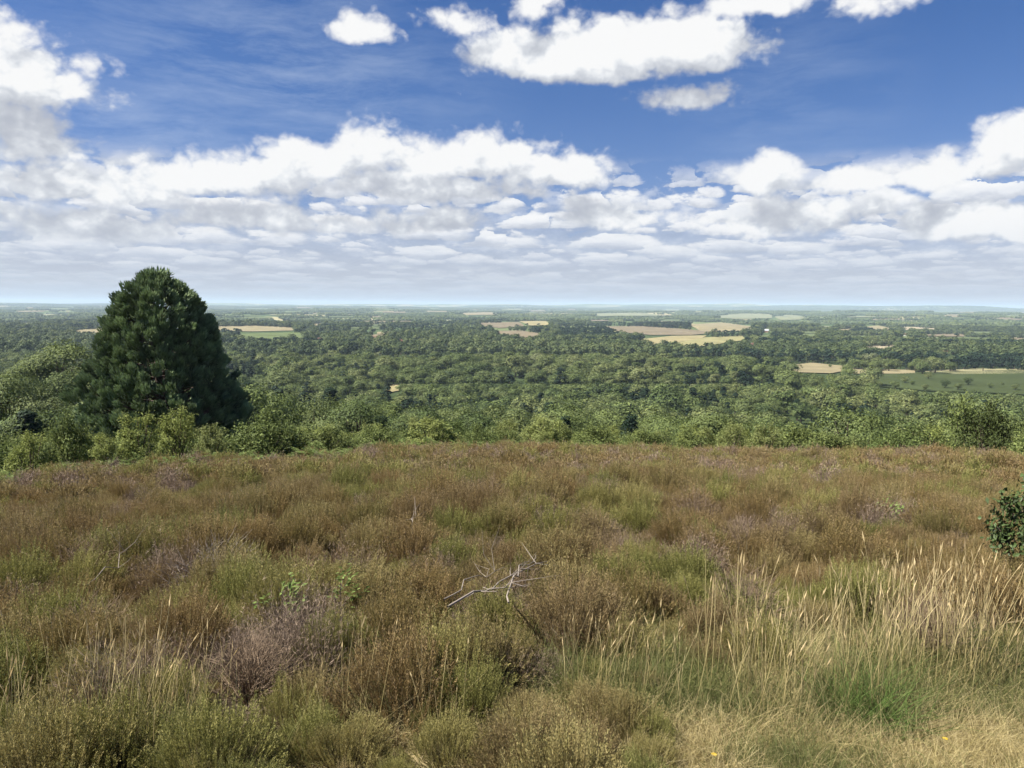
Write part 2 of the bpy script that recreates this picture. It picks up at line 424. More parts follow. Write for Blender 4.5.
# ------------------------------------------------------------------ tree prototypes
def blob_tree(mat, H, W, nl, nleaf, lsize, trunk_h=.28, bark=BARK, flat=.8, seed=0, limbs=True, spiky=0):
    """crown of many uneven lobes; returns (trunk mesh, crown mesh)"""
    # lobes
    L = []
    ch = H*(1-trunk_h)
    for k in range(nl):
        f = rng.random()**.8
        a = rng.random()*2*math.pi
        prof = math.sin(math.pi*min(1, .18+.82*(1-f)))**.6 if not spiky else (1-f)*.9+.08
        rr_ = W*.5*prof*(.35+.65*math.sqrt(rng.random()))*.74
        z = H*trunk_h+ch*(.08+.82*f)
        s = W*(.17+.11*rng.random())*(1 if not spiky else .7)
        L.append((rr_*math.cos(a), rr_*math.sin(a), z, s))
    L = np.array(L)
    mb = MB(4)
    k = rng.integers(0, nl, nleaf)
    d = rdir(nleaf); d[:, 2] = np.where(d[:, 2] < -.35, -d[:, 2]*.6, d[:, 2])
    rad = (L[k, 3]*(.72+.4*rng.random(nleaf)**.7))[:, None]
    C = L[k, :3]+d*rad*np.array([1, 1, flat])
    cc_ = unit(C-np.array([0, 0, H*(trunk_h+.15)]))
    leaves(mb, C, d*.6+cc_*.75+rdir(nleaf)*.45, lsize*(.6+.8*rng.random(nleaf)), lsize*(.45+.5*rng.random(nleaf)))
    crown = mb.mesh('crown', mat)
    tb = MB(4)
    r0 = W*.035+.05
    P_ = np.array([[0, 0, -.6], [r0*.2, 0, H*.12], [-r0*.3, r0*.2, H*.3], [0, 0, H*.5], [r0*.4, 0, H*.72], [0, 0, H*.9]])
    tube(tb, P_, [r0*1.35, r0, r0*.85, r0*.6, r0*.35, r0*.1], 7)
    if limbs:
        for q in L[rng.permutation(nl)[:min(nl, 12)]]:
            z0 = H*(.2+.35*rng.random()); A = np.array([0, 0, z0]); B_ = q[:3]
            tube(tb, [A, A*.6+B_*.4+np.array([0, 0, -.03*H]), B_], [r0*.5, r0*.3, r0*.08], 5)
    return tb.mesh('trunk', bark, True), crown
OAKS = [blob_tree(OAK, 10.5+rng.random()*2.5, 10+rng.random()*3, 17+int(rng.integers(0, 7)), 6400, .38) for _ in range(6)]
TALL = [blob_tree(OAK, 13, 8, 24, 4200, .42, flat=1.0) for _ in range(3)]
CONS = [blob_tree(CONIF, 14, 6.5, 34, 4200, .42, trunk_h=.1, flat=.7, spiky=1) for _ in range(3)]
MIDS = [blob_tree(OAK, 10+rng.random()*3, 9.5+rng.random()*3, 18, 1300, .85, limbs=False) for _ in range(6)]+\
       [blob_tree(CONIF, 13, 7, 18, 1100, .8, trunk_h=.1, spiky=1, limbs=False) for _ in range(2)]
LOWS = [blob_tree(OAKFAR, 10+rng.random()*3, 10+rng.random()*3, 9, 260, 1.9, limbs=False) for _ in range(5)]+\
       [blob_tree(CONIF, 13, 7.5, 9, 200, 1.9, trunk_h=.1, limbs=False)]

# distant wood patches
def ico():
    p = (1+5**.5)/2
    v = unit(np.array([(-1, p, 0), (1, p, 0), (-1, -p, 0), (1, -p, 0), (0, -1, p), (0, 1, p), (0, -1, -p), (0, 1, -p), (p, 0, -1), (p, 0, 1), (-p, 0, -1), (-p, 0, 1)], float))
    f = [(0, 11, 5), (0, 5, 1), (0, 1, 7), (0, 7, 10), (0, 10, 11), (1, 5, 9), (5, 11, 4), (11, 10, 2), (10, 7, 6), (7, 1, 8), (3, 9, 4), (3, 4, 2), (3, 2, 6), (3, 6, 8), (3, 8, 9), (4, 9, 5), (2, 4, 11), (6, 2, 10), (8, 6, 7), (9, 8, 1)]
    vs = list(v); cache = {}; nf = []
    def mid(a, b):
        k = (min(a, b), max(a, b))
        if k not in cache: vs.append(unit(vs[a]+vs[b])); cache[k] = len(vs)-1
        return cache[k]
    for a, b, c in f:
        ab, bc, ca = mid(a, b), mid(b, c), mid(c, a); nf += [(a, ab, ca), (b, bc, ab), (c, ca, bc), (ab, bc, ca)]
    return np.array(vs), np.array(nf)
IV, IF = ico()
def wood_patch(n, size, mat):
    mb = MB(3)
    for _ in range(n):
        c = np.array([*(rng.random(2)-.5)*size, 0]); s = 4.2+rng.random()*3.2; h = 5.5+rng.random()*4
        v = IV*np.array([s, s, h*.62])*(1+.28*(rng.random((len(IV), 1))-.5)*2)+c+np.array([0, 0, h])
        mb.add(v, IF, rng.random()*.6+.4*rng.random(len(IF)))
    return mb.mesh('wood_patch', mat)
PATCH = [wood_patch(34, 78, OAKFAR) for _ in range(4)]+[wood_patch(14, 60, OAKFAR)]

# ------------------------------------------------------------------ scatter (geometry nodes)
def scatter(name, meshes, pts, rot, scl, idx, label, cat=None, kind='stuff'):
    c = bpy.data.collections.new(name+'_kinds')
    for k, m in enumerate(meshes):
        ms = m if isinstance(m, (tuple, list)) else [m]
        if len(ms) > 1:
            m = join_meshes(ms)
        else: m = ms[0]
        o = bpy.data.objects.new('%s_kind.%03d' % (name, k), m); c.objects.link(o)
    me = bpy.data.meshes.new(name)
    me.vertices.add(len(pts)); me.vertices.foreach_set('co', np.asarray(pts, np.float32).ravel())
    rot = np.asarray(rot, np.float32)
    if rot.ndim == 1: rot = np.stack([np.zeros_like(rot), np.zeros_like(rot), rot], 1)
    a = me.attributes.new('rot', 'FLOAT_VECTOR', 'POINT'); a.data.foreach_set('vector', rot.astype(np.float32).ravel())
    scl = np.asarray(scl, np.float32)
    if scl.ndim == 1: scl = np.stack([scl]*3, 1)
    a = me.attributes.new('scl', 'FLOAT_VECTOR', 'POINT'); a.data.foreach_set('vector', scl.astype(np.float32).ravel())
    a = me.attributes.new('idx', 'INT', 'POINT'); a.data.foreach_set('value', np.asarray(idx, np.int32))
    me.update()
    g = bpy.data.node_groups.new(name+'_scatter', 'GeometryNodeTree')
    g.interface.new_socket('Geometry', in_out='INPUT', socket_type='NodeSocketGeometry')
    g.interface.new_socket('Geometry', in_out='OUTPUT', socket_type='NodeSocketGeometry')
    gi = g.nodes.new('NodeGroupInput'); go = g.nodes.new('NodeGroupOutput')
    mp = g.nodes.new('GeometryNodeMeshToPoints'); ip = g.nodes.new('GeometryNodeInstanceOnPoints'); ci = g.nodes.new('GeometryNodeCollectionInfo')
    ci.inputs['Collection'].default_value = c; ci.inputs['Separate Children'].default_value = True; ci.inputs['Reset Children'].default_value = True
    def na_(nm, ty):
        n = g.nodes.new('GeometryNodeInputNamedAttribute'); n.data_type = ty; n.inputs['Name'].default_value = nm
        return n.outputs['Attribute']
    g.links.new(gi.outputs[0], mp.inputs[0]); g.links.new(mp.outputs[0], ip.inputs['Points']); g.links.new(ci.outputs[0], ip.inputs['Instance'])
    ip.inputs['Pick Instance'].default_value = True
    g.links.new(na_('idx', 'INT'), ip.inputs['Instance Index'])
    er = g.nodes.new('FunctionNodeEulerToRotation'); g.links.new(na_('rot', 'FLOAT_VECTOR'), er.inputs[0]); g.links.new(er.outputs[0], ip.inputs['Rotation'])
    g.links.new(na_('scl', 'FLOAT_VECTOR'), ip.inputs['Scale'])
    g.links.new(ip.outputs[0], go.inputs[0])
    o = obj(name, me); md = o.modifiers.new('scatter', 'NODES'); md.node_group = g
    return tag(o, label, cat, None, kind)
def join_meshes(ms):
    """one mesh with several material slots (used for the uncountable masses only)"""
    V = []; F = []; mi = []; r = []; t = []; n = 0; out = None
    for k, m in enumerate(ms):
        v = np.empty(len(m.vertices)*3, np.float32); m.vertices.foreach_get('co', v); v = v.reshape(-1, 3)
        f = np.empty(len(m.loops), np.int32); m.loops.foreach_get('vertex_index', f); f = f.reshape(len(m.polygons), -1)
        a = np.empty(len(m.polygons), np.float32); m.attributes['r'].data.foreach_get('value', a)
        b = np.empty(len(m.vertices), np.float32); m.attributes['t'].data.foreach_get('value', b)
        V.append(v); F.append(f+n); n += len(v); mi.append(np.full(len(f), k)); r.append(a); t.append(b)
    out = mesh_np(ms[-1].name, np.vstack(V), np.vstack(F), None, {'r': np.concatenate(r)}, {'t': np.concatenate(t)})
    for m in ms: out.materials.append(m.materials[0])
    out.polygons.foreach_set('material_index', np.concatenate(mi).astype(np.int32))
    return out

def jgrid(r0, r1, sp, a0=-41, a1=41, jit=.45):
    """jittered world grid points between radii within an azimuth wedge"""
    n = int(r1/sp)+2
    ix, iy = np.meshgrid(np.arange(-n, n), np.arange(-1, n))
    x = (ix+.5*(iy % 2)+(rng.random(ix.shape)-.5)*2*jit)*sp; y = (iy*.87+(rng.random(ix.shape)-.5)*2*jit)*sp
    r = np.hypot(x, y); a = np.degrees(np.arctan2(x, y))
    m = (r >= r0) & (r < r1) & (a > a0) & (a < a1)
    return x[m], y[m]
def clear_of_fields(x, y, h, w=4):
    z = terr(x, y); ok = np.ones(len(x), bool)
    for f in (.15, .5, .95):
        for dx in (-.5, .5):
            px, py = project(x+dx*w, y, z+h*f)
            for k in KEEP:
                b0, b1 = k.min(0), k.max(0)
                c_ = np.nonzero((px > b0[0]) & (px < b1[0]) & (py > b0[1]) & (py < b1[1]))[0]
                if len(c_): ok[c_] &= ~poly_mask(k, px[c_], py[c_])
    return ok
# highest allowed tree tops near the heath, as seen along each bearing (lets the far plain show)
LX = [-200, 0, 40, 80, 100, 240, 262, 300, 335, 352, 420, 1300]; LY = [345, 338, 336, 345, 352, 352, 350, 352, 358, 380, 384, 384]

# ---- near trees: r 78..1000
x, y = jgrid(78, 1000, 9.2)
r = np.hypot(x, y); z = terr(x, y); a = np.arctan2(x, y)
H = np.full(len(x), 11.0); sc = .50+.62*rng.random(len(x))**1.3+.5*(fbm(x/60, y/60, 5, 2)-.5)+np.where(rng.random(len(x)) < .08, .4, 0)
sc *= np.interp(r, [78, 110, 180], [.62, .72, 1.0])
px, py = project(x, y, z)
conp = np.where((px > 235) & (px < 345) & (r > 140) & (r < 420), .75, .05)+.6*(fbm(x/90, y/90, 77, 2) > .63)
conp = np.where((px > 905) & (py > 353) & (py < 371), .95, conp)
kind = np.where(rng.random(len(x)) < conp, 2, np.where(rng.random(len(x)) < .2, 1, 0))
H = np.where(kind == 0, 11.8, 13.5)*sc
tx, ty = project(x, y, z+H)
lim = np.interp(px, LX, LY)
lim = np.where(r < 150, np.maximum(lim, np.interp(px, [0, 80, 240, 340, 420], [376, 384, 384, 404, 412])), lim)
over = (ty < lim) & (r < 600)
# shrink trees whose tops would rise above the line
hcap = np.clip(H-(lim-ty)/FPX*r, 0, None)
sc = np.where(over, sc*np.maximum(hcap, .1)/H, sc); H = np.where(kind == 0, 11.8, 13.5)*sc
ok = (sc > .3) & clear_of_fields(x, y, H) & ((fbm(x/42, y/42, 101, 2) < .69) | (r < 140))
# keep clear of the big pine
PX, PY = at_r(157, 82.0)
ok &= np.hypot(x-PX, y-PY) > 10
ok &= ~((r < 84) & (px > 60) & (px < 260))
x, y, z, r, sc, kind, H, px = [v[ok] for v in (x, y, z, r, sc, kind, H, px)]
# individuals: the 300 that show largest
inview = (px > -30) & (px < 1054)
order = np.argsort(np.where(inview, r/np.maximum(sc, .1)**.5, 1e9))
first = order[:300]; rest = np.setdiff1d(np.arange(len(x)), first)
PROTO = {0: OAKS, 1: TALL, 2: CONS}
NM = {0: ('broadleaf_tree', 'broadleaf tree'), 1: ('broadleaf_tree', 'broadleaf tree'), 2: ('conifer_tree', 'conifer')}
def tree_label(k, px_, r_, s_):
    side = ('behind and left of the big pine' if px_ < 240 else 'right of the big pine' if px_ < 420 else 'below the brown far fields' if px_ < 620
            else 'below the golden fields' if px_ < 800 else 'below the green meadow')
    where = 'at near edge of valley wood' if r_ < 130 else 'in nearer valley wood'
    look = {0: 'rounded green tree', 1: 'tall narrow tree', 2: 'dark pointed conifer'}[k]
    return '%s %s, %s' % (look, where, side), '%ss %s, %s' % (look, where, side)
for n_, i in enumerate(first):
    k = int(kind[i]); pr = PROTO[k][int(rng.integers(0, len(PROTO[k])))]
    lab, grp = tree_label(k, px[i], r[i], sc[i])
    thing(NM[k][0], [('trunk', pr[0]), ('crown', pr[1])], lab, NM[k][1], (x[i], y[i], z[i]-.3), rng.random()*6.28, (sc[i]*(.9+.3*rng.random()), sc[i]*(.9+.3*rng.random()), sc[i]), grp)
nearr = rest[r[rest] < 330]; midr = rest[r[rest] >= 330]
def sidx(kk, n0, n1, n2=0):
    return np.where(kk == 2, n0+rng.integers(0, n1, len(kk)), rng.integers(0, n0, len(kk)))
P3 = lambda s: np.stack([x[s], y[s], z[s]-.3], 1)
kk = kind[nearr]
scatter('woodland', OAKS+TALL+CONS, P3(nearr), rng.random(len(nearr))*6.28, sc[nearr], np.where(kk == 2, 9+rng.integers(0, 3, len(kk)), rng.integers(0, 9, len(kk))), 'mixed green woodland filling the valley behind the nearer trees')
kk = kind[midr]
s3 = np.stack([sc[midr]*(1+.3*rng.random(len(kk))), sc[midr]*(1+.3*rng.random(len(kk))), sc[midr]], 1)
scatter('valley_woodland', MIDS, P3(midr), rng.random(len(midr))*6.28, s3, sidx(kk, 6, 2), 'valley woodland reaching up to the first fields')
MDW = [(905, 384), (912, 386), (928, 380), (968, 386), (990, 389), (1002, 386), (878, 389), (945, 389), (1015, 391), (958, 391), (830, 368), (862, 377), (895, 390), (925, 391)]
for mx, my in MDW:
    X, Y = hit(mx, my); s_ = .28+.3*rng.random()
    thing('broadleaf_tree', [('trunk', OAKS[1][0]), ('crown', OAKS[int(rng.integers(0, 6))][1])], 'small round tree standing in or beside the green meadow', 'broadleaf tree', (X, Y, float(terr(X, Y))), rng.random()*6, (s_*1.2, s_*1.2, s_), 'small trees dotted over the meadow')
# ---- 1000..3400 m
x, y = jgrid(1000, 3400, 11.5, -38, 38)
H = np.full(len(x), 11.)
dark = fbm(x/260, y/130, 91, 2)
px, py = project(x, y, terr(x, y))
ok = clear_of_fields(x, y, H, 6)
cov = fbm(x/330, y/170, 55, 2)
ok &= (cov > .44) | (rng.random(len(x)) < .12) | (np.hypot(x, y) < 1150)
x, y, dark, px, py = [v[ok] for v in (x, y, dark, px, py)]
z = terr(x, y)
isdark = ((dark > .66) | ((px > 600) & (px < 720) & (py > 316) & (py < 330)) | ((px > 560) & (px < 620) & (py > 328) & (py < 342)))  # first pixel window: dark conifers stand in for cloud shadow on the woods
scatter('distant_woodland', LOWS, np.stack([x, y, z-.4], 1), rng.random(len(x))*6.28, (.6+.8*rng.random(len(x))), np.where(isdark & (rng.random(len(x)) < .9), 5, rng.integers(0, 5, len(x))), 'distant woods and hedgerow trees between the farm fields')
# ---- 3.4..19 km
x, y = jgrid(3400, 20500, 78, -37, 37)
cov = fbm(x/900, y/420, 61, 3)
ok = clear_of_fields(x, y, np.full(len(x), 15.), 44)
hedge = rng.random(len(x)) < .35
ok &= (cov > .47) | hedge
x, y, cov = x[ok], y[ok], cov[ok]
pid = np.where(cov > .47, rng.integers(0, 4, len(x)), 4)
scatter('far_woodland', PATCH, np.stack([x, y, terr(x, y)-1], 1), rng.random(len(x))*6.28, .85+.35*rng.random(len(x)), pid, 'far blue-green woods and hedges fading towards the horizon')

# ------------------------------------------------------------------ houses
def box(mb, x0, x1, y0, y1, z0, z1):
    v = [(a, b, c) for c in (z0, z1) for a, b in ((x0, y0), (x1, y0), (x1, y1), (x0, y1))]
    mb.add(v, [(0, 3, 2, 1), (4, 5, 6, 7), (0, 1, 5, 4), (1, 2, 6, 5), (2, 3, 7, 6), (3, 0, 4, 7)])
WALLW = plain_mat('white_render', (.78, .76, .70), .8, .05, .5); WALLC = plain_mat('brick_wall', (.36, .22, .15), .9, .2, .8)
ROOFR = plain_mat('red_roof_tiles', (.17, .095, .07), .85, .25, 1.0); ROOFG = plain_mat('grey_roof_sheet', (.42, .43, .44), .7, .15, .6)
GLASS = plain_mat('window_glass', (.03, .035, .04), .15, .1, 1, spec=.5)
for hx, hy, w, st, lab in HOUSES:
    X, Y = hit(hx, hy); Z = float(terr(X, Y)); w *= .72; l = w*.5; d = w*.3; hh = w*.34
    wb = MB(4); box(wb, -l, l, -d, d, -1, hh)
    wb.add([(-l, -d, hh), (-l, d, hh), (-l, 0, hh+d*.8), (-l, 0, hh+d*.8)], [(0, 2, 3, 1)]); wb.add([(l, -d, hh), (l, d, hh), (l, 0, hh+d*.8), (l, 0, hh+d*.8)], [(1, 3, 2, 0)])
    rb = MB(4); e = .5; zt = hh+d*.8+.35; ze = hh-.25
    for s in (-1, 1):
        rb.add([(-l-e, s*(d+e), ze), (l+e, s*(d+e), ze), (l+e, 0, zt), (-l-e, 0, zt), (-l-e, s*(d+e), ze+.25), (l+e, s*(d+e), ze+.25), (l+e, 0, zt+.25), (-l-e, 0, zt+.25)],
               [(0, 1, 2, 3), (4, 5, 6, 7), (0, 1, 5, 4), (1, 2, 6, 5), (0, 3, 7, 4)])
    cb = MB(4); box(cb, l*.5, l*.5+1.1, -.5, .6, zt-1.2, zt+1.5)
    parts = [('wall', wb.mesh('wall', WALLW if st == 'w' else WALLC)), ('roof', rb.mesh('roof', ROOFG if st == 'g' else ROOFR), [('chimney', cb.mesh('chimney', WALLC))] if st != 'g' else [])]
    for k in range(4):
        for zz in ((hh*.22, hh*.45), (hh*.6, hh*.83)):
            gb = MB(4); cx = -l+(k+.5)*l/2; box(gb, cx-w*.045, cx+w*.045, -d-.06, -d+.05, zz[0], zz[1]); parts.append(('window', gb.mesh('window', GLASS)))
    thing('farmhouse' if st != 'g' else 'barn', parts, lab, 'house' if st != 'g' else 'barn', (X, Y, Z+.5), rng.random()*.8-.4)

# ------------------------------------------------------------------ the big pine
def big_pine():
    prof_h = np.array([0, .04, .10, .22, .32, .42, .54, .66, .78, .90, 1.0])*18.6
    prof_w = np.array([3.2, 5.8, 7.0, 7.8, 7.6, 7.0, 5.8, 4.9, 4.2, 3.0, .7])
    tb = MB(4)
    hs = np.linspace(-1, 17.8, 12)
    tp = np.stack([.25*np.sin(hs*.4), .2*np.cos(hs*.3), hs], 1); tube(tb, tp, np.linspace(.55, .07, 12), 9)
    trunk = tb.mesh('trunk', BARK, True)
    mb = MB(4); bb = MB(4)
    # clump centres spread over the crown shell and a bit inside
    n = 2600
    h = 18.6*(1-rng.random(n)**.85*.985); h = np.clip(18.9-h, .8, 18.3)
    h = 18.6*rng.random(n)
    w = np.interp(h, prof_h, prof_w)*.95
    keep = rng.random(n) < (w/8.5)*.9+.16
    h, w = h[keep], w[keep]; n = len(h)
    a = rng.random(n)*2*math.pi
    w = w*(1+.20*(vn(a*2.6+3, h*.6, 5)-.5)*2+.22*(rng.random(n)-.5))
    # side mass low on the right
    f = np.where(rng.random(n) < .78, .93+.12*rng.random(n), .45+.45*rng.random(n))
    C = np.stack([np.cos(a)*w*f, np.sin(a)*w*f, h], 1)
    out = unit(np.stack([np.cos(a), np.sin(a), .35+h/30], 1))
    for c, o_, hh in zip(C, out, h):
        pb_ = rng.random()*.45
        m = int(84+rng.integers(0, 30)); s = .42+.34*rng.random()
        g = unit(o_+rng.normal(size=3)*.35+np.array([0, 0, .5]))
        ax = np.linspace(-1, .9, 5)
        # sprays of needle bundles pointing out and up around the shoot
        q = rdir(m)*np.array([.62, .62, .5])+g*rng.random((m, 1))*.7
        pc = c+q*s
        axs = unit(q*.7+g*1.1+rdir(m)*.2)
        nn = unit(rdir(m)*.6+o_*.7+q*1.0+np.array([0, 0, .35]))
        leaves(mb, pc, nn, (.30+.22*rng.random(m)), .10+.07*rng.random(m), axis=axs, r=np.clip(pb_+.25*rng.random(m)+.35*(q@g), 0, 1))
    for c, a_, hh in zip(C[::5], a[::5], h[::5]):
        A = np.array([0, 0, max(.3, hh-1.6-.12*np.hypot(c[0], c[1]))]); c = c*.93
        tube(bb, [A, A*.5+c*.5+np.array([0, 0, -.25]), c], [.10, .06, .02], 4)
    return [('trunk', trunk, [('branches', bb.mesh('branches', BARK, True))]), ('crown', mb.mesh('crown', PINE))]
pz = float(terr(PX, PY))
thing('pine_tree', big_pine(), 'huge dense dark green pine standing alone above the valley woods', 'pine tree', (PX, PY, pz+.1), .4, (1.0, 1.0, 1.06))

# ------------------------------------------------------------------ shrubs at the edge of the heath
def bush(mat, H, W, nsh, nleaf, lsize, upright=.5, bark=BARK):
    """many thin stems fanning out of the ground with leaves along them"""
    sb = MB(4); lb = MB(4); C = []; D = []
    for _ in range(nsh):
        a = rng.random()*6.283; o_ = rng.random()**.6
        tip = np.array([math.cos(a)*W*.5*o_, math.sin(a)*W*.5*o_, H*(1-.55*o_**2)*(.75+.3*rng.random())])
        mid = tip*np.array([.35, .35, .55])
        b = np.array([math.cos(a), math.sin(a), 0])*W*.06*o_
        Pl = np.array([b, b*.5+mid*.7, mid*.3+tip*.7, tip]); tube(sb, Pl, [H*.008+.004, H*.006+.003, H*.004+.002, .002], 4)
        m = nleaf//nsh
        f = rng.random(m)**.6
        cc = np.where(f[:, None] < .5, Pl[1]+(Pl[2]-Pl[1])*(f[:, None]*2), Pl[2]+(Pl[3]-Pl[2])*(f[:, None]*2-1))
        C.append(cc+rng.normal(size=(m, 3))*W*.055*np.array([1, 1, .9])); D.append(np.tile([math.cos(a)*o_, math.sin(a)*o_, .6], (m, 1)))
    C = np.vstack(C); D = np.vstack(D); n = len(C)
    C[:, 2] = np.maximum(C[:, 2], .03)
    leaves(lb, C, D+rdir(n)*.9, lsize*(.6+.8*rng.random(n)), lsize*(.4+.5*rng.random(n)))
    return [('stem', sb.mesh('stem', bark, True)), ('foliage', lb.mesh('foliage', mat))]
BB = [bush(BIRCH, 2.6, 1.7, 22, 4200, .075) for _ in range(3)]
SB = [bush(SHRUBM, 2.2, 2.8, 34, 5200, .10) for _ in range(4)]
GB = bush(leaf_mat('gorse_foliage', [(.055, .075, .022), (.08, .095, .03)], .2), 1.7, 2.0, 40, 6000, .07)
def place_top(px_, ytop, r_):
    X, Y = at_r(px_, r_); Z = float(terr(X, Y))
    d = pix_dir(px_, ytop); zt = CAMZ+d[2]/math.hypot(d[0], d[1])*r_
    return X, Y, Z, max(.5, zt-Z)
def edge_r(px_): return np.interp(px_, [0, 350, 500, 760, 1024], [24, 25, 29, 35, 36])
BUSHES = [ # px, ytop, extra distance, width px, set, label
 (133, 405, 4, 52, 'B', 'light green birch bush left of centre in front of the big pine'),
 (172, 401, 5, 50, 'B', 'tall light green birch bush under the middle of the big pine'),
 (62, 412, 6, 48, 'S', 'dark leafy bush left of the birch bushes by the pine'),
 (22, 426, 3, 46, 'B', 'low bright green bush at the left edge of the photo'),
 (100, 428, 2.5, 40, 'B', 'small pale birch bush between two bigger ones left of the pine foot'),
 (208, 420, 4, 38, 'B', 'small yellow-green birch bush at the right foot of the big pine'),
 (262, 411, 5, 84, 'S', 'wide olive-green bush right of the big pine'),
 (322, 425, 5, 62, 'S', 'medium green bush right of the wide olive one'),
 (378, 424, 6, 56, 'S', 'rounded green bush left of the bright birch bush in the middle'),
 (432, 413, 6, 64, 'B', 'bright yellow-green birch bush left of the middle'),
 (478, 424, 5, 44, 'S', 'low bush between the bright birch bush and the middle sapling'),
 (545, 412, 6, 56, 'B', 'upright green birch bush at the middle of the heath edge'),
 (598, 424, 7, 50, 'S', 'low dark green bush right of the middle birch'),
 (648, 428, 5, 44, 'S', 'small green bush right of the middle, above the bracken'),
 (772, 420, 6, 44, 'B', 'thin pale birch bush at the right part of the heath edge'),
 (838, 432, 5, 60, 'S', 'low spreading green bush on the right part of the heath edge'),
 (905, 430, 6, 56, 'S', 'low grey-green bush left of the gorse'),
 (940, 421, 8, 40, 'B', 'thin yellowish birch bush just left of the gorse'),
 (975, 400, 18, 60, 'S', 'taller bush behind the gorse at the right'),
 (997, 404, -4, 46, 'G', 'rounded olive gorse bush on the heath near the right edge'),
]
for n_, (bx, ytop, ex, wp, st, lab) in enumerate(BUSHES):
    r_ = float(edge_r(bx))+ex
    X, Y, Z, hh = place_top(bx, ytop, r_)
    pr = {'B': BB, 'S': SB, 'G': [GB]}[st]; pr = pr[n_ % len(pr)]
    h0, w0 = {'B': (2.6, 2.0), 'S': (2.2, 2.8), 'G': (1.7, 2.0)}[st]
    ww = wp/FPX*r_
    thing({'B': 'birch_bush', 'S': 'green_bush', 'G': 'gorse_bush'}[st], pr, lab, 'bush', (X, Y, Z-.05), rng.random()*6.28, (ww/w0, ww/w0, hh/h0))
# background thicket behind the edge (uncountable) and bracken
def frond_plant(n=9, L=.8):
    mb = MB(4)
    for k in range(n):
        a = rng.random()*6.283; el = .7+.5*rng.random(); d = np.array([math.cos(a)*math.cos(el), math.sin(a)*math.cos(el), math.sin(el)])
        l = L*(.7+.5*rng.random())
        for s in np.linspace(.3, 1, 14):
            c = d*l*s+np.array([d[0], d[1], -.9])*l*.35*s*s
            w = l*.42*(1.12-s)
            side = np.array([-d[1], d[0], 0])/max(1e-6, math.hypot(d[0], d[1]))
            for q in (-1, 1):
                m = 3
                cc = c+side*q*w*np.linspace(.2, .9, m)[:, None]
                leaves(mb, cc, np.tile([d[0]*.3, d[1]*.3, 1.], (m, 1))+rdir(m)*.3, w*.42, .05, axis=np.tile(side*q+d*.5, (m, 1)))
        strips(mb, np.zeros((1, 3)), d[None], l*.9, .012, (np.array([[d[0], d[1], -.9]])*.35), 4)
    return mb.mesh('bracken', BRACK)
FR = [frond_plant() for _ in range(4)]
x, y = jgrid(22, 60, .62)
r = np.hypot(x, y); px, py = project(x, y, terr(x, y)); e = edge_r(px)
cl = fbm(x/3, y/3, 8, 2)
ok = (r > e+(cl-.5)*5) & (r < e+22) & (cl+.2*rng.random(len(x)) > .38)
x, y = x[ok], y[ok]
scatter('bracken_cover', FR, np.stack([x, y, terr(x, y)-.03], 1), rng.random(len(x))*6.28, .7+.6*rng.random(len(x)), rng.integers(0, 4, len(x)), 'bright green bracken growing along the far edge of the heath')
x, y = jgrid(30, 80, 2.3)
r = np.hypot(x, y); z = terr(x, y); px, py = project(x, y, z); e = edge_r(px)
s = .6+.7*rng.random(len(x))+.02*(r-40)
hcap = []
tx, ty = project(x, y, z+2.3*s)
lim = np.interp(px, [0, 240, 340, 500, 760, 1024], [436, 436, 432, 428, 432, 428])-16*rng.random(len(x))**2
ok = (r > e+4) & (ty > lim) & (fbm(x/5, y/5, 111, 2)+.25*rng.random(len(x)) > .5) & ~((np.hypot(x-PX, y-PY) < 5))
x, y, z, s = x[ok], y[ok], z[ok], s[ok]
scatter('thicket', [tuple(q[1] for q in b) for b in SB+BB], np.stack([x, y, z-.05], 1), rng.random(len(x))*6.28, np.stack([s*1.1, s*1.1, s], 1), rng.integers(0, 7, len(x)), 'thicket of green scrub on the slope below the heath')

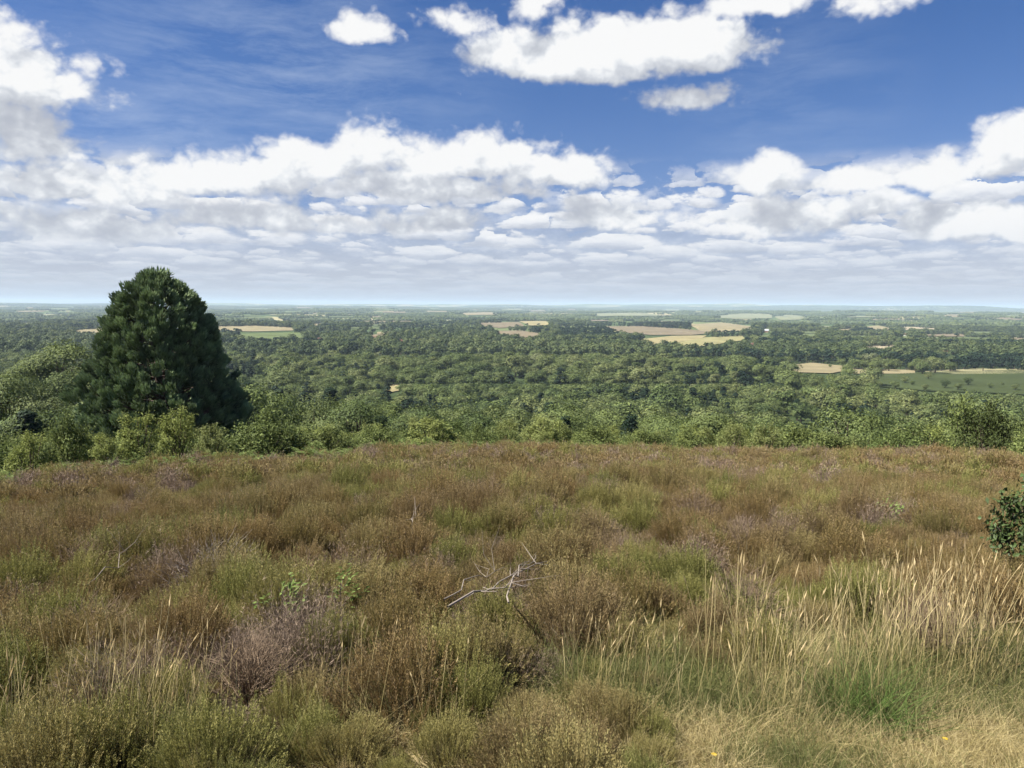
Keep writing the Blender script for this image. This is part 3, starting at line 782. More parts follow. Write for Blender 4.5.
# ------------------------------------------------------------------ heather
def heather(mat, H=.46, W=.72, stems=760, sub=42, sl=.0125, sw=.0036, jit=.5, f0=.62):
    """a cushion of fine upright shoots: woody stems turning upward, each ending in a plume of tiny leaves"""
    mb = MB(4)
    a = rng.random(stems)*6.283; o_ = rng.random(stems)**.55
    lump = .10*np.sin(a*3+rng.random()*6)+.10*np.sin(a*5+o_*7+rng.random()*6)
    tip = np.stack([np.cos(a)*W*.5*o_*(1+lump), np.sin(a)*W*.5*o_*(1+lump), H*(1-.80*o_**2.6)*(.78+.30*rng.random(stems)**2+lump)], 1)
    b = tip*np.array([.2, .2, 0]); b[:, 2] = -.03
    D = tip-b; sr = rng.random(stems)
    def at(f): return b+np.stack([D[:, 0]*f**.6, D[:, 1]*f**.6, D[:, 2]*f], 1)
    lo, hi = at(.45), at(1.0); strips(mb, b, lo-b, np.linalg.norm(lo-b, axis=1), sw*1.1, np.zeros((stems, 3)), 1, r=.3*sr, taper=False)
    strips(mb, lo, hi-lo, np.linalg.norm(hi-lo, axis=1), sw*.7, rng.normal(size=(stems, 3))*.05, 2, r=.3+.4*sr)
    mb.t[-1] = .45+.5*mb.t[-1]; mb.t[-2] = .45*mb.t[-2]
    f = f0+(1-f0)*rng.random((stems, sub))
    C = b[:, None]+np.stack([D[:, 0:1]*f**.6, D[:, 1:2]*f**.6, D[:, 2:3]*f], -1)
    C = C.reshape(-1, 3)+rng.normal(size=(stems*sub, 3))*sw*.7
    d = np.repeat(unit(hi-lo), sub, 0)+rdir(stems*sub)*jit
    d = unit(d); n = len(C); side = unit(np.cross(d, rdir(n)))
    l = (sl*(.6+.8*rng.random(n)))[:, None]; w = (sw*(.7+.6*rng.random(n)))[:, None]
    V = np.stack([C, C+d*l*.45+side*w*.5, C+d*l, C+d*l*.45-side*w*.5], 1).reshape(-1, 3)
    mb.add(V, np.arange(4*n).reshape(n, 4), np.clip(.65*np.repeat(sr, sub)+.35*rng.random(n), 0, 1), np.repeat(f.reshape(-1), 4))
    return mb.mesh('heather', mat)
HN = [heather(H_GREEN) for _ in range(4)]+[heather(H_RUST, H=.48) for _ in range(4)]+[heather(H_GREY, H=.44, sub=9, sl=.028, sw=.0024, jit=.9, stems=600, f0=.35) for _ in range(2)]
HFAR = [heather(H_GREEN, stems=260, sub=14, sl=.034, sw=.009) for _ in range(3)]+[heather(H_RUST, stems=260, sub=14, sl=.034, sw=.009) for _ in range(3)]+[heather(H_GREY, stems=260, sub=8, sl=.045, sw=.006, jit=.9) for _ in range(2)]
TUFTS = [ # px, py of the base, height px, density set, label
 (735, 705, 165, 0, 'straw grass tuft, leftmost of the tall ones at the lower right'),
 (770, 722, 150, 1, 'thin straw tuft second from the left at the lower right'),
 (800, 700, 140, 1, 'straw tuft left of the green grass clump'),
 (850, 712, 150, 0, 'leaning straw tuft behind the green grass clump'),
 (880, 672, 130, 0, 'tall straw tuft with many seed heads, right of the middle of the cluster'),
 (905, 690, 145, 0, 'dense straw tuft right of the green grass clump'),
 (935, 676, 130, 0, 'dense pale straw tuft, tallest part of the right cluster'),
 (962, 680, 130, 0, 'straw tuft with upright seed heads near the right edge'),
 (985, 700, 125, 1, 'straw tuft just left of the one cut by the right edge'),
 (1012, 690, 120, 1, 'straw tuft cut by the right edge of the photo'),
 (590, 700, 120, 1, 'thin straw tuft in the middle foreground'),
 (632, 705, 125, 1, 'seed-headed straw tuft right of the middle foreground'),
 (668, 715, 130, 2, 'sparse leaning straw tuft at the edge of the verge'),
 (560, 690, 120, 2, 'few pale stalks just left of the middle straw tuft'),
 (365, 735, 155, 2, 'sparse stalks rising from green heather left of the middle'),
 (352, 700, 135, 2, 'small group of stalks below the oak sapling'),
 (310, 745, 130, 2, 'short sparse stalks at the bottom left of the middle'),
 (440, 745, 135, 2, 'few bent stalks in the heather at the bottom middle'),
 (115, 755, 165, 1, 'straw tuft with seed heads at the bottom left'),
 (145, 745, 150, 1, 'curving straw tuft right of the bottom left one'),
 (175, 760, 150, 1, 'straw tuft at the foot of the grey twiggy bush'),
 (25, 775, 150, 1, 'straw tuft in the bottom left corner'),
 (72, 765, 150, 2, 'bent stalks near the bottom left corner'),
 (505, 770, 70, 2, 'short stalks at the bottom edge of the photo middle'),
 (60, 700, 100, 2, 'few arching stalks above the bottom left corner'),
]
TB = [(hit(q[0], q[1]), q[3]) for q in TUFTS]
DB = [(hit(q[0], q[1]), 0) for q in ((218, 600), (305, 598), (250, 712), (85, 590), (740, 560), (520, 600), (500, 612), (470, 618), (540, 606), (281, 640), (341, 632), (888, 535))]
def heath_pts(r0, r1, sp):
    x, y = jgrid(r0, r1, sp, -44, 44)
    r = np.hypot(x, y); px, py = project(x, y, terr(x, y)); e = edge_r(px)
    ok = (r < e+2+(fbm(x/3, y/3, 8, 2)-.5)*5)
    # open straw ground at the bottom right
    bare = ((px > 640+40*vn(x*3, y*3, 2)) & (py > 672-(px-640)*.02+22*(vn(x*4, y*4, 4)-.5)*2)) 
    ok &= ~bare
    x, y, px, py, r = [v[ok] for v in (x, y, px, py, r)]
    g1 = fbm(x/.8, y/.8, 14, 2); g2 = .6*fbm(x/1.1, y/1.3, 24, 2)+.4*fbm(x/3.5, y/3.5, 25, 2)
    rust = ss(3.0, 8, r)*.46+.20+1.3*(g2-.5)
    u = rng.random(len(x))*1.0+g1*.45-.2
    k = np.where(u < rust, 1, 0)
    k = np.where((.40*fbm(x/.9+40, y/.9, 34, 2)+.60*rng.random(len(x))) > .715-.02*(px < 500)-.02*(py < 560), 2, k)
    s = np.where(rng.random(len(x)) < .22, .84+.30*rng.random(len(x)), .42+.30*rng.random(len(x)))+.42*(fbm(x/.8, y/.8, 44, 2)-.5)
    s *= np.interp(r, [2, 3, 4, 8, 40], [.62, .74, .88, 1.0, 1.1])
    for (tx_, ty_), n_ in TB+DB: s = np.where(np.hypot(x-tx_, (y-ty_)) < ((.30 if n_ == 0 else .22) if n_ < 2 else .15), s*.6, s)
    return x, y, k, s, px, py, r
x, y, k, s, px, py, r = heath_pts(1.6, 17, .285)
z = terr(x, y)
# individuals: the biggest-showing bushes
vis = (px > -20) & (px < 1044) & (py < 800) & (r > 2.6)
score = np.where(vis & (s > .62), s/r, 0)
order = np.argsort(-score); sel = []
for i in order:
    if score[i] <= 0 or len(sel) >= 200: break
    if all((x[i]-x[j])**2+(y[i]-y[j])**2 > .30**2 for j in sel): sel.append(i)
sel = np.array(sel)
HK = {0: ('green_heather_bush', 'olive green heather bush'), 1: ('rusty_heather_bush', 'rust-brown heather bush'), 2: ('bare_heather_bush', 'bare grey-mauve heather bush')}
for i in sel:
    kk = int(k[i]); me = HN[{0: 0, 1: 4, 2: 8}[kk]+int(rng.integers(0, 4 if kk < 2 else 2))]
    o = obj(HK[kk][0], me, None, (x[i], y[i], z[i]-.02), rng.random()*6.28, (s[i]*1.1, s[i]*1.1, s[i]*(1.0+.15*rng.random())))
    o.rotation_euler = (rng.normal()*.1, rng.normal()*.1, rng.random()*6.28)
    side = 'left' if px[i] < 340 else 'middle' if px[i] < 680 else 'right'
    dd = 'in the foreground' if r[i] < 4.2 else 'further up the heath'
    tag(o, '%s %s, %s third of photo' % (HK[kk][1], dd, side), 'heather', '%ses %s, %s third' % (HK[kk][1], dd, side))
m = np.ones(len(x), bool); m[sel] = False
def hs(name, mesh, x, y, k, s, nn, lab):
    idx = np.where(k == 0, rng.integers(0, nn, len(x)), np.where(k == 1, nn+rng.integers(0, nn, len(x)), 2*nn+rng.integers(0, 2, len(x))))
    rot = np.stack([rng.normal(size=len(x))*.12, rng.normal(size=len(x))*.12, rng.random(len(x))*6.28], 1)
    scatter(name, mesh, np.stack([x, y, terr(x, y)-.02], 1), rot, np.stack([s*1.1, s*1.1, s], 1), idx, lab)
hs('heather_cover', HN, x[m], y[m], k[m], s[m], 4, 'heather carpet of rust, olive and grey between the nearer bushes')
x, y, k, s, px, py, r = heath_pts(17, 42, .30)
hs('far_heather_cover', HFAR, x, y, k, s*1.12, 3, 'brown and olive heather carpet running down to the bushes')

# ------------------------------------------------------------------ grasses
def grass_tuft(n=66, H=.85, spread=.14, lean=.13, basal=200, green=.45, headl=.075):
    sb = MB(4); hb = MB(4); gb = MB(4)
    B = np.stack([rng.normal(size=n)*spread, rng.normal(size=n)*spread, np.full(n, -.02)], 1)
    D = np.stack([rng.normal(size=n)*lean+.06, rng.normal(size=n)*lean, np.ones(n)], 1)
    L = H*(.55+.5*rng.random(n)); bend = rng.normal(size=(n, 3))*.08*np.array([1, 1, .1])
    dr = rng.random(n)**3*.22
    tip = strips(sb, B, D, L, .0034, bend, 6, droop=dr, taper=False)
    # seed heads: two crossed narrow spindles on most stalks
    m = rng.random(n) < .75
    T = tip[m]; dd = unit(unit(D[m])+2*bend[m]-np.array([0, 0, 3.0])*dr[m][:, None])
    l = headl*(.6+.8*rng.random(len(T)))
    for _ in range(2):
        leaves(hb, T+dd*l[:, None]*.35, rdir(len(T)), l, .006+.004*rng.random(len(T)), axis=dd)
    k = basal
    B2 = np.stack([rng.normal(size=k)*spread*1.2, rng.normal(size=k)*spread*1.2, np.full(k, -.02)], 1)
    D2 = np.stack([rng.normal(size=k)*.5, rng.normal(size=k)*.5, np.ones(k)], 1)
    strips(gb, B2, D2, H*(.18+.3*rng.random(k)), .005, rng.normal(size=(k, 3))*.25*np.array([1, 1, .2]), 4, droop=rng.random(k)*.3)
    return [('stalks', join_meshes([hb.mesh('seed_heads', SEED), sb.mesh('stalks', STRAW)])), ('blades', gb.mesh('blades', STRAW if rng.random() > green else GREENG))]
GT = [grass_tuft() for _ in range(3)]+[grass_tuft(42, .8, .13, .16, 90) for _ in range(3)]+[grass_tuft(12, .75, .1, .18, 60, .9) for _ in range(3)]
for n_, (bx, by, hp, st, lab) in enumerate(TUFTS):
    X, Y = hit(bx, by); r_ = math.hypot(X, Y); hh = hp/FPX*r_*.93
    thing('grass_tuft', GT[st*3+n_ % 3], lab, 'grass tuft', (X, Y, float(terr(X, Y))), rng.random()*.8-.4, hh/.85, 'tall dry grass tufts')
# low grass on the verge
def low_tuft(mat, n=90, H=.16, spread=.09, w=.004):
    mb = MB(4)
    B = np.stack([rng.normal(size=n)*spread, rng.normal(size=n)*spread, np.full(n, -.01)], 1)
    D = np.stack([rng.normal(size=n)*.6, rng.normal(size=n)*.6, np.ones(n)], 1)
    strips(mb, B, D, H*(.5+.9*rng.random(n)), w, rng.normal(size=(n, 3))*.35*np.array([1, 1, .3]), 3, droop=rng.random(n)*.4)
    return mb.mesh('low_grass', mat)
LG = [low_tuft(STRAW, 110, .15) for _ in range(3)]+[low_tuft(GREENG, 120, .20) for _ in range(3)]+[low_tuft(STRAW, 60, .34, .1, .003) for _ in range(2)]
x, y = jgrid(1.5, 6.2, .075, -44, 44, .5)
z = terr(x, y); px, py = project(x, y, z)
d = fbm(x*1.5, y*1.5, 66, 2)
nt_ = np.zeros(len(x), bool)
for (tx_, ty_), n_ in TB: nt_ |= np.hypot(x-tx_, y-ty_) < .22
ok = (nt_ & (rng.random(len(x)) < .45)) | ((px > 615) & (py > 655+18*(vn(x*4, y*4, 4)-.5)*2)) | ((px < 260) & (py > 735) & (rng.random(len(x)) < .25)) | ((rng.random(len(x)) < .04) & (py > 560) & (py < 900))
x, y, z, px, py, d = [v[ok] for v in (x, y, z, px, py, d)]
gr = (d+.25*rng.random(len(x)) > .50+.22*(py > 725)) | ((np.hypot((px-865)/42, (py-690)/42) < 1) & (rng.random(len(x)) < .8))
idx = np.where(gr, 3+rng.integers(0, 3, len(x)), np.where(rng.random(len(x)) < .12, 6+rng.integers(0, 2, len(x)), rng.integers(0, 3, len(x))))
scatter('verge_grass', LG, np.stack([x, y, z], 1), rng.random(len(x))*6.28, np.interp(py, [650, 760, 900], [1.05, .62, .6])*(.6+.7*rng.random(len(x))), idx, 'dry and green grass of the verge at the bottom right')
GCL = low_tuft(leaf_mat('deep_green_grass', [(.08, .125, .03), (.11, .16, .042)], .35), 700, .34, .10, .004)
X, Y = hit(868, 728)
tag(obj('green_grass_clump', GCL, None, (X, Y, float(terr(X, Y)))), 'dense deep green grass clump among the dry grass at lower right', 'grass clump')

# ------------------------------------------------------------------ dead bushes, fallen branches, saplings
def twig_bush(H, W, n, mat, w=.005, fork=4):
    sb = MB(4); fb = MB(4)
    for _ in range(n):
        a = rng.random()*6.283; o_ = rng.random()**.6
        tip = np.array([math.cos(a)*W*.5*o_, math.sin(a)*W*.5*o_, H*(1-.5*o_**2)*(.7+.35*rng.random())])
        b = tip*np.array([.1, .1, 0]); m1 = b+(tip-b)*.4+rng.normal(size=3)*W*.04; m2 = b+(tip-b)*.72+rng.normal(size=3)*W*.05
        Pl = np.array([b, m1, m2, tip]); tube(sb, Pl, [w, w*.8, w*.55, w*.25], 4)
        for k in range(fork):
            s = rng.integers(1, 3); f = rng.random(); A = Pl[s]*(1-f)+Pl[s+1]*f
            d = unit(unit(tip-b)+rng.normal(size=3)*.6)*H*(.15+.22*rng.random())
            tube(fb, [A, A+d*.5+rng.normal(size=3)*.01, A+d], [w*.4, w*.3, w*.15], 3)
    return [('stem', sb.mesh('stem', mat, True)), ('twigs', fb.mesh('twigs', mat, True))]
DEADB = [ # px, py base, h px, w px, label
 (218, 600, 62, 90, DEAD, 60, 'pale bare dead bush with fanning stems left of the middle'),
 (305, 598, 45, 60, DEADT, 50, 'small bare dead bush above the left oak sapling'),
 (250, 712, 75, 95, DEADT, 150, 'grey twiggy dead heather bush in the left foreground'),
 (85, 590, 48, 110, DEADT, 90, 'wide grey-brown bare bush at the left'),
 (740, 560, 40, 60, DEADT, 60, 'grey bare bush right of the middle behind the straw'),
 (745, 640, 70, 80, DEADT, 110, 'mauve-brown bare bush behind the leftmost straw tuft'),
 (930, 660, 60, 90, DEADT, 110, 'mauve-brown bare bush behind the dense right straw'),
 (90, 660, 55, 90, DEADT, 90, 'reddish-brown bare bush in front of the green heather mound'),
 (520, 600, 40, 60, DEADT, 50, 'bare bush beside the fallen branches'),
]
for bx, by, hp, wp, mt, nn, lab in DEADB:
    X, Y = hit(bx, by); r_ = math.hypot(X, Y)
    thing('dead_bush', twig_bush(hp/FPX*r_*1.0, wp/FPX*r_, nn, mt, .0035 if mt is DEADT else .0055), lab, 'dead bush', (X, Y, float(terr(X, Y))+.02), rng.random()*6)
def arch_branch(A, B_, up, rad, mat=DEAD, forks=5):
    mb = MB(4)
    A = np.array(A); B_ = np.array(B_); f = np.linspace(0, 1, 8)[:, None]
    P_ = A*(1-f)+B_*f+np.array([0, 0, up])*np.sin(f*math.pi)+rng.normal(size=(8, 3))*.02
    tube(mb, P_, np.linspace(rad, rad*.35, 8), 6)
    fk = []
    for k in range(forks):
        i = rng.integers(2, 7); d = unit((B_-A)*1.0/np.linalg.norm(B_-A)+rng.normal(size=3)*.7+np.array([0, 0, .35]))*(.12+.25*rng.random())
        tb_ = MB(4); tube(tb_, [P_[i], P_[i]+d*.5+rng.normal(size=3)*.02, P_[i]+d], [rad*.5, rad*.35, rad*.12], 4); fk.append(('twig', tb_.mesh('twig', mat, True)))
    return [('branch', mb.mesh('branch', mat, True), fk)]
BR = [((452, 612), (548, 568), .10, .014, 'long pale dead branch arching over the heather in the middle'),
      ((500, 610), (535, 560), .12, .012, 'forked pale dead branch, rising most steeply of the fallen ones'),
      ((470, 598), (525, 590), .04, .010, 'thin dead branch lying level among the fallen ones'),
      ((440, 604), (500, 572), .06, .009, 'thin dead branch at the left of the fallen ones'),
      ((408, 530), (418, 512), .02, .012, 'short bleached stump end showing in the heather above the middle'),
      ((90, 590), (142, 545), .05, .008, 'long thin dead stem leaning at the left')]
for (ax, ay), (bx, by), up, rad, lab in BR:
    A = hit(ax, ay, .28); r_ = math.hypot(*A)
    B2 = hit(bx, by, .33); Bp = np.array([B2[0], B2[1], float(terr(*B2))+.36])
    Ap = np.array([A[0], A[1], float(terr(*A))+.29]); 
    e = np.array([Ap[0], Ap[1], Ap[2]])
    thing('fallen_branch', arch_branch(Ap-e, Bp-e, up*.5, rad*.5), lab, 'branch', tuple(e))
def sapling(n=26, H=.4, ls=.05):
    sb = MB(4); lb = MB(4)
    tube(sb, [[0, 0, 0], [.01, .01, H*.5], [0, .02, H]], [.006, .005, .002], 5)
    for k in range(6):
        a = rng.random()*6.28; z0 = H*(.45+.5*rng.random()); e = np.array([math.cos(a)*.12, math.sin(a)*.12, z0+.06])
        tube(sb, [[0, .01, z0], e], [.003, .0015], 4)
        m = n//2; leaves(lb, e+rng.normal(size=(m, 3))*.04, rdir(m)*.6+np.array([0, -.4, .8]), ls*(.7+.6*rng.random(m)), ls*.5)
    return [('stem', sb.mesh('stem', BARK, True)), ('leaves', lb.mesh('leaves', SAPM))]
for bx, by, hp, lab in [(281, 640, 42, 'small bright green oak sapling in the left foreground heather'), (341, 632, 28, 'low bright green sapling just right of the oak sapling'),
                    (888, 535, 25, 'yellow-green sapling in brown heather at the right'), (550, 452, 24, 'pale green sapling at the middle of the heath edge')]:
    X, Y = hit(bx, by, 0); r_ = math.hypot(X, Y)
    thing('oak_sapling', sapling(34), lab, 'sapling', (X, Y, float(terr(X, Y))), rng.random()*6, max(hp*1.1/FPX*r_/.45, .85))
# leafy shrub at the right edge
X, Y = at_r(1076, 7.6); Z = float(terr(X, Y))
thing('holly_shrub', bush(HOLLY, 1.35, .95, 60, 7500, .042), 'dark glossy-leaved shrub cut by the right edge of the photo', 'shrub', (X, Y, Z-.1), 0, (1, 1, 1.15))
# yellow flowers
YEL = plain_mat('yellow_petals', (.75, .52, .03), .6, .1, 5, transl=.2); STEMG = plain_mat('flower_stem', (.10, .16, .04), .7, .2, 5)
for bx, by, lab in [(899, 684, 'yellow flower between the straw tufts at right'), (945, 739, 'yellow flower nearest the bottom right corner'), (995, 686, 'yellow flower near the right edge'), (714, 755, 'yellow flower at the left end of the verge')]:
    X, Y = hit(bx, by, .06)
    sb = MB(4); tube(sb, [[0, 0, -.02], [.002, 0, .03], [0, 0, .06]], [.0015]*3, 4)
    pb = MB(4); a = np.arange(14)*2*math.pi/14; dd = np.stack([np.cos(a), np.sin(a), np.full(14, .25)], 1)
    leaves(pb, dd*.007+np.array([0, 0, .06]), np.tile([0, -.3, 1.], (14, 1)), .014, .005, axis=dd)
    thing('yellow_flower', [('stem', sb.mesh('stem', STEMG)), ('petals', pb.mesh('petals', YEL))], lab, 'flower', (X, Y, float(terr(X, Y))), 0, 1, 'small yellow flowers')

# ------------------------------------------------------------------ haze
HAZE = 5.8e-5
hb = MB(4); box(hb, -33000, 33000, -33000, 33000, -150, max(12., float(GZ[RR < 21500].max())+20))
hm = hb.mesh('haze', None); mh, t = nt('haze')
pv = N(t, 'ShaderNodeVolumePrincipled'); pv.inputs['Color'].default_value = (.64, .80, .98, 1); pv.inputs['Density'].default_value = HAZE; pv.inputs['Anisotropy'].default_value = .0
o = N(t, 'ShaderNodeOutputMaterial'); t.links.new(pv.outputs[0], o.inputs['Volume']); hm.materials.append(mh)
tag(obj('haze', hm), 'thin blue summer haze over the plain', None, None, 'stuff')

# ------------------------------------------------------------------ light
SUN_EL, SUN_AZ = R(51), R(-102)   # azimuth from +Y clockwise: behind and to the left
sd = np.array([math.sin(SUN_AZ)*math.cos(SUN_EL), math.cos(SUN_AZ)*math.cos(SUN_EL), math.sin(SUN_EL)])
sl = bpy.data.lights.new('sun', 'SUN'); sl.energy = 5; sl.angle = R(.53); sl.color = (1, .95, .86)
so = bpy.data.objects.new('sun', sl); COL.objects.link(so)
so.rotation_euler = Vector(sd).to_track_quat('Z', 'Y').to_euler(); so.location = (-20, -20, 40)
W = bpy.data.worlds.new('World'); S.world = W; W.use_nodes = True; t = W.node_tree; t.nodes.clear()
sky = N(t, 'ShaderNodeTexSky', sky_type='NISHITA', sun_disc=False, sun_elevation=SUN_EL, sun_rotation=SUN_AZ, altitude=100, air_density=1.0, dust_density=.3, ozone_density=3.0)
tc = N(t, 'ShaderNodeTexCoord'); G = tc.outputs['Generated']
nrm = N(t, 'ShaderNodeVectorMath', operation='NORMALIZE'); t.links.new(G, nrm.inputs[0]); G = nrm.outputs[0]
sp = N(t, 'ShaderNodeSeparateXYZ'); t.links.new(G, sp.inputs[0])
az = math_(t, 'ARCTAN2', sp.outputs[0], sp.outputs[1]); el = sp.outputs[2]
def comb(t, a, b, c=0.0):
    n = t.nodes.new('ShaderNodeCombineXYZ')
    for i, v in enumerate((a, b, c)):
        if isinstance(v, (int, float)): n.inputs[i].default_value = v
        else: t.links.new(v, n.inputs[i])
    return n.outputs[0]
# clouds standing in given directions: (px, py, half width, half height, weight)
CL = [(520, 58, 84, 38, 1.25), (600, 55, 100, 46, 1.5), (690, 48, 88, 50, 1.4), (755, 2, 70, 28, .9), (530, 5, 36, 26, .7), (695, 98, 70, 20, .62),
      (358, 32, 34, 24, .8), (445, 24, 40, 28, .6), (868, 8, 48, 22, .68),
      (30, 78, 95, 52, 1.0), (-30, 60, 110, 60, 1.0), (40, 140, 70, 56, .85), (90, 185, 130, 34, .95), (215, 182, 130, 36, 1.0), (320, 168, 85, 38, .95), (365, 158, 62, 44, 1.05),
      (480, 165, 140, 34, 1.0), (565, 175, 78, 30, 1.0), (475, 150, 60, 30, .6), (430, 190, 170, 22, .9),
      (612, 217, 72, 26, .85), (430, 222, 80, 18, .75), (250, 222, 150, 24, .8), (80, 225, 120, 26, .75),
      (770, 176, 56, 34, 1.0), (850, 184, 60, 22, .9), (940, 170, 100, 30, .95), (1020, 140, 70, 40, 1.0), (960, 224, 90, 30, 1.5), (1040, 222, 70, 28, 1.5), (780, 218, 130, 30, .8)]
cg = bpy.data.node_groups.new('cloud_field', 'ShaderNodeTree')
cg.interface.new_socket('P', in_out='INPUT', socket_type='NodeSocketVector'); cg.interface.new_socket('F', in_out='OUTPUT', socket_type='NodeSocketFloat')
gi = cg.nodes.new('NodeGroupInput'); go = cg.nodes.new('NodeGroupOutput')
cur = None
for cx, cy, rx, ry, w in CL:
    d = pix_dir(cx, cy); a0, e0 = math.atan2(d[0], d[1]), d[2]
    d1 = pix_dir(cx+rx, cy); d2 = pix_dir(cx, cy-ry)
    sa = abs(math.atan2(d1[0], d1[1])-a0); se = abs(d2[2]-e0)
    v = N(cg, 'ShaderNodeVectorMath', operation='MULTIPLY_ADD'); cg.links.new(gi.outputs[0], v.inputs[0])
    v.inputs[1].default_value = (1/sa, 1/se, 0); v.inputs[2].default_value = (-a0/sa, -e0/se, 0)
    v2 = N(cg, 'ShaderNodeVectorMath', operation='MULTIPLY'); cg.links.new(v.outputs[0], v2.inputs[0]); v2.inputs[1].default_value = (-1, -1.45, 0)
    v3 = N(cg, 'ShaderNodeVectorMath', operation='MAXIMUM'); cg.links.new(v.outputs[0], v3.inputs[0]); cg.links.new(v2.outputs[0], v3.inputs[1])
    v4 = N(cg, 'ShaderNodeVectorMath', operation='LENGTH'); cg.links.new(v3.outputs[0], v4.inputs[0])
    f = math_(cg, 'MULTIPLY_ADD', v4.outputs['Value'], -w, w)
    if cur is None: cur = f
    else:
        n = cg.nodes.new('ShaderNodeMath'); n.operation = 'SMOOTH_MAX'; n.inputs[2].default_value = .18
        cg.links.new(cur, n.inputs[0]); cg.links.new(f, n.inputs[1]); cur = n.outputs[0]
cg.links.new(cur, go.inputs[0])
AE = comb(t, az, el)
wn = N(t, 'ShaderNodeTexNoise', i_Scale=9.0, i_Detail=2.0); t.links.new(G, wn.inputs['Vector'])
wv = N(t, 'ShaderNodeVectorMath', operation='MULTIPLY_ADD'); t.links.new(wn.outputs['Color'], wv.inputs[0]); wv.inputs[1].default_value = (.075, .035, 0); wv.inputs[2].default_value = (-.0375, -.0175, 0)
def vadd(a, b):
    n = N(t, 'ShaderNodeVectorMath', operation='ADD'); t.links.new(a, n.inputs[0])
    if isinstance(b, tuple): n.inputs[1].default_value = b
    else: t.links.new(b, n.inputs[1])
    return n.outputs[0]
AEw = vadd(AE, wv.outputs[0])
wf = N(t, 'ShaderNodeTexNoise', i_Scale=45.0, i_Detail=2.0); t.links.new(G, wf.inputs['Vector'])
wfn = N(t, 'ShaderNodeVectorMath', operation='MULTIPLY_ADD'); t.links.new(wf.outputs['Color'], wfn.inputs[0]); wfn.inputs[1].default_value = (.02, .02, 0); wfn.inputs[2].default_value = (-.01, -.01, 0)
wfine = wfn.outputs[0]
def field(off):
    g = t.nodes.new('ShaderNodeGroup'); g.node_tree = cg
    P_ = AEw if off is None else vadd(AEw, (off[0], off[1], 0)); t.links.new(P_, g.inputs[0])
    o2 = None if off is None else (off[0]*.5, off[1]*.5, 0)
    st = N(t, 'ShaderNodeVectorMath', operation='MULTIPLY'); t.links.new(vadd(AE, o2) if off else AE, st.inputs[0]); st.inputs[1].default_value = (1, 1.35, 0)
    nf = noise(t, st.outputs[0], 15, 8, .60, .1)
    vo = N(t, 'ShaderNodeTexVoronoi', i_Scale=34.0, i_Detail=2.0, i_Roughness=.55); t.links.new(vadd(st.outputs[0], wfine), vo.inputs['Vector'])
    return g.outputs[0], math_(t, 'ADD', math_(t, 'MULTIPLY', nf, .85), math_(t, 'MULTIPLY_ADD', vo.outputs['Distance'], -.20, .24))
def field_old(off):
    g = t.nodes.new('ShaderNodeGroup'); g.node_tree = cg
    P_ = AEw if off is None else vadd(AEw, (off[0], off[1], 0)); t.links.new(P_, g.inputs[0])
    st = N(t, 'ShaderNodeVectorMath', operation='MULTIPLY'); t.links.new(vadd(AE, (off[0], off[1], 0)) if off else AE, st.inputs[0]); st.inputs[1].default_value = (1, 1.55, 0)
    nf = noise(t, st.outputs[0], 15, 8, .58, .0)
    return math_(t, 'ADD', g.outputs[0], math_(t, 'MULTIPLY_ADD', nf, 2.3, -1.15))
Ba, Na = field(None); Bb, Nb = field((-.015, .045))
Fa = math_(t, 'ADD', Ba, math_(t, 'MULTIPLY_ADD', Na, 1.75, -.82))
dens = N(t, 'ShaderNodeMapRange', interpolation_type='SMOOTHSTEP'); t.links.new(Fa, dens.inputs[0]); dens.inputs[1].default_value = .0; dens.inputs[2].default_value = .48
lit = math_(t, 'MULTIPLY_ADD', math_(t, 'SUBTRACT', Ba, Bb), .78, math_(t, 'MULTIPLY_ADD', math_(t, 'SUBTRACT', Na, Nb), 2.2, .50), clamp=True)
thick = N(t, 'ShaderNodeMapRange', interpolation_type='SMOOTHSTEP'); t.links.new(Fa, thick.inputs[0]); thick.inputs[1].default_value = .1; thick.inputs[2].default_value = 1.0
ccol = ramp(t, [(0, (.50, .53, .60)), (.3, (.57, .60, .66)), (.6, (.70, .73, .78)), (.85, (.88, .90, .93)), (1, (.98, .98, .98))]); t.links.new(lit, ccol.inputs[0])
# layered clouds on a flat ceiling, thickening to the horizon
zz = math_(t, 'ADD', math_(t, 'MAXIMUM', el, 0.0), .035)
pl = comb(t, math_(t, 'MULTIPLY', az, 20.0), math_(t, 'MULTIPLY', math_(t, 'LOGARITHM', zz, 2.718), 6.5))
def layer(off):
    st = N(t, 'ShaderNodeVectorMath', operation='ADD'); t.links.new(pl, st.inputs[0]); st.inputs[1].default_value = (3.1, 7.7+off, 0)
    return noise(t, st.outputs[0], .8, 8, .70, .1)
La = layer(0); Lb = layer(.8)
cover = N(t, 'ShaderNodeMapRange'); t.links.new(el, cover.inputs[0])
cover.inputs[1].default_value = .085; cover.inputs[2].default_value = .19; cover.inputs[3].default_value = .16; cover.inputs[4].default_value = -.22
ld = N(t, 'ShaderNodeMapRange', interpolation_type='SMOOTHSTEP'); t.links.new(math_(t, 'ADD', La, cover.outputs[0]), ld.inputs[0]); ld.inputs[1].default_value = .45; ld.inputs[2].default_value = .56
ll = math_(t, 'MULTIPLY_ADD', math_(t, 'SUBTRACT', La, Lb), 2.6, .42, clamp=True)
lcol = ramp(t, [(0, (.44, .48, .58)), (.4, (.56, .61, .72)), (.75, (.84, .87, .93)), (1, (1.0, 1.0, 1.0))]); t.links.new(ll, lcol.inputs[0])
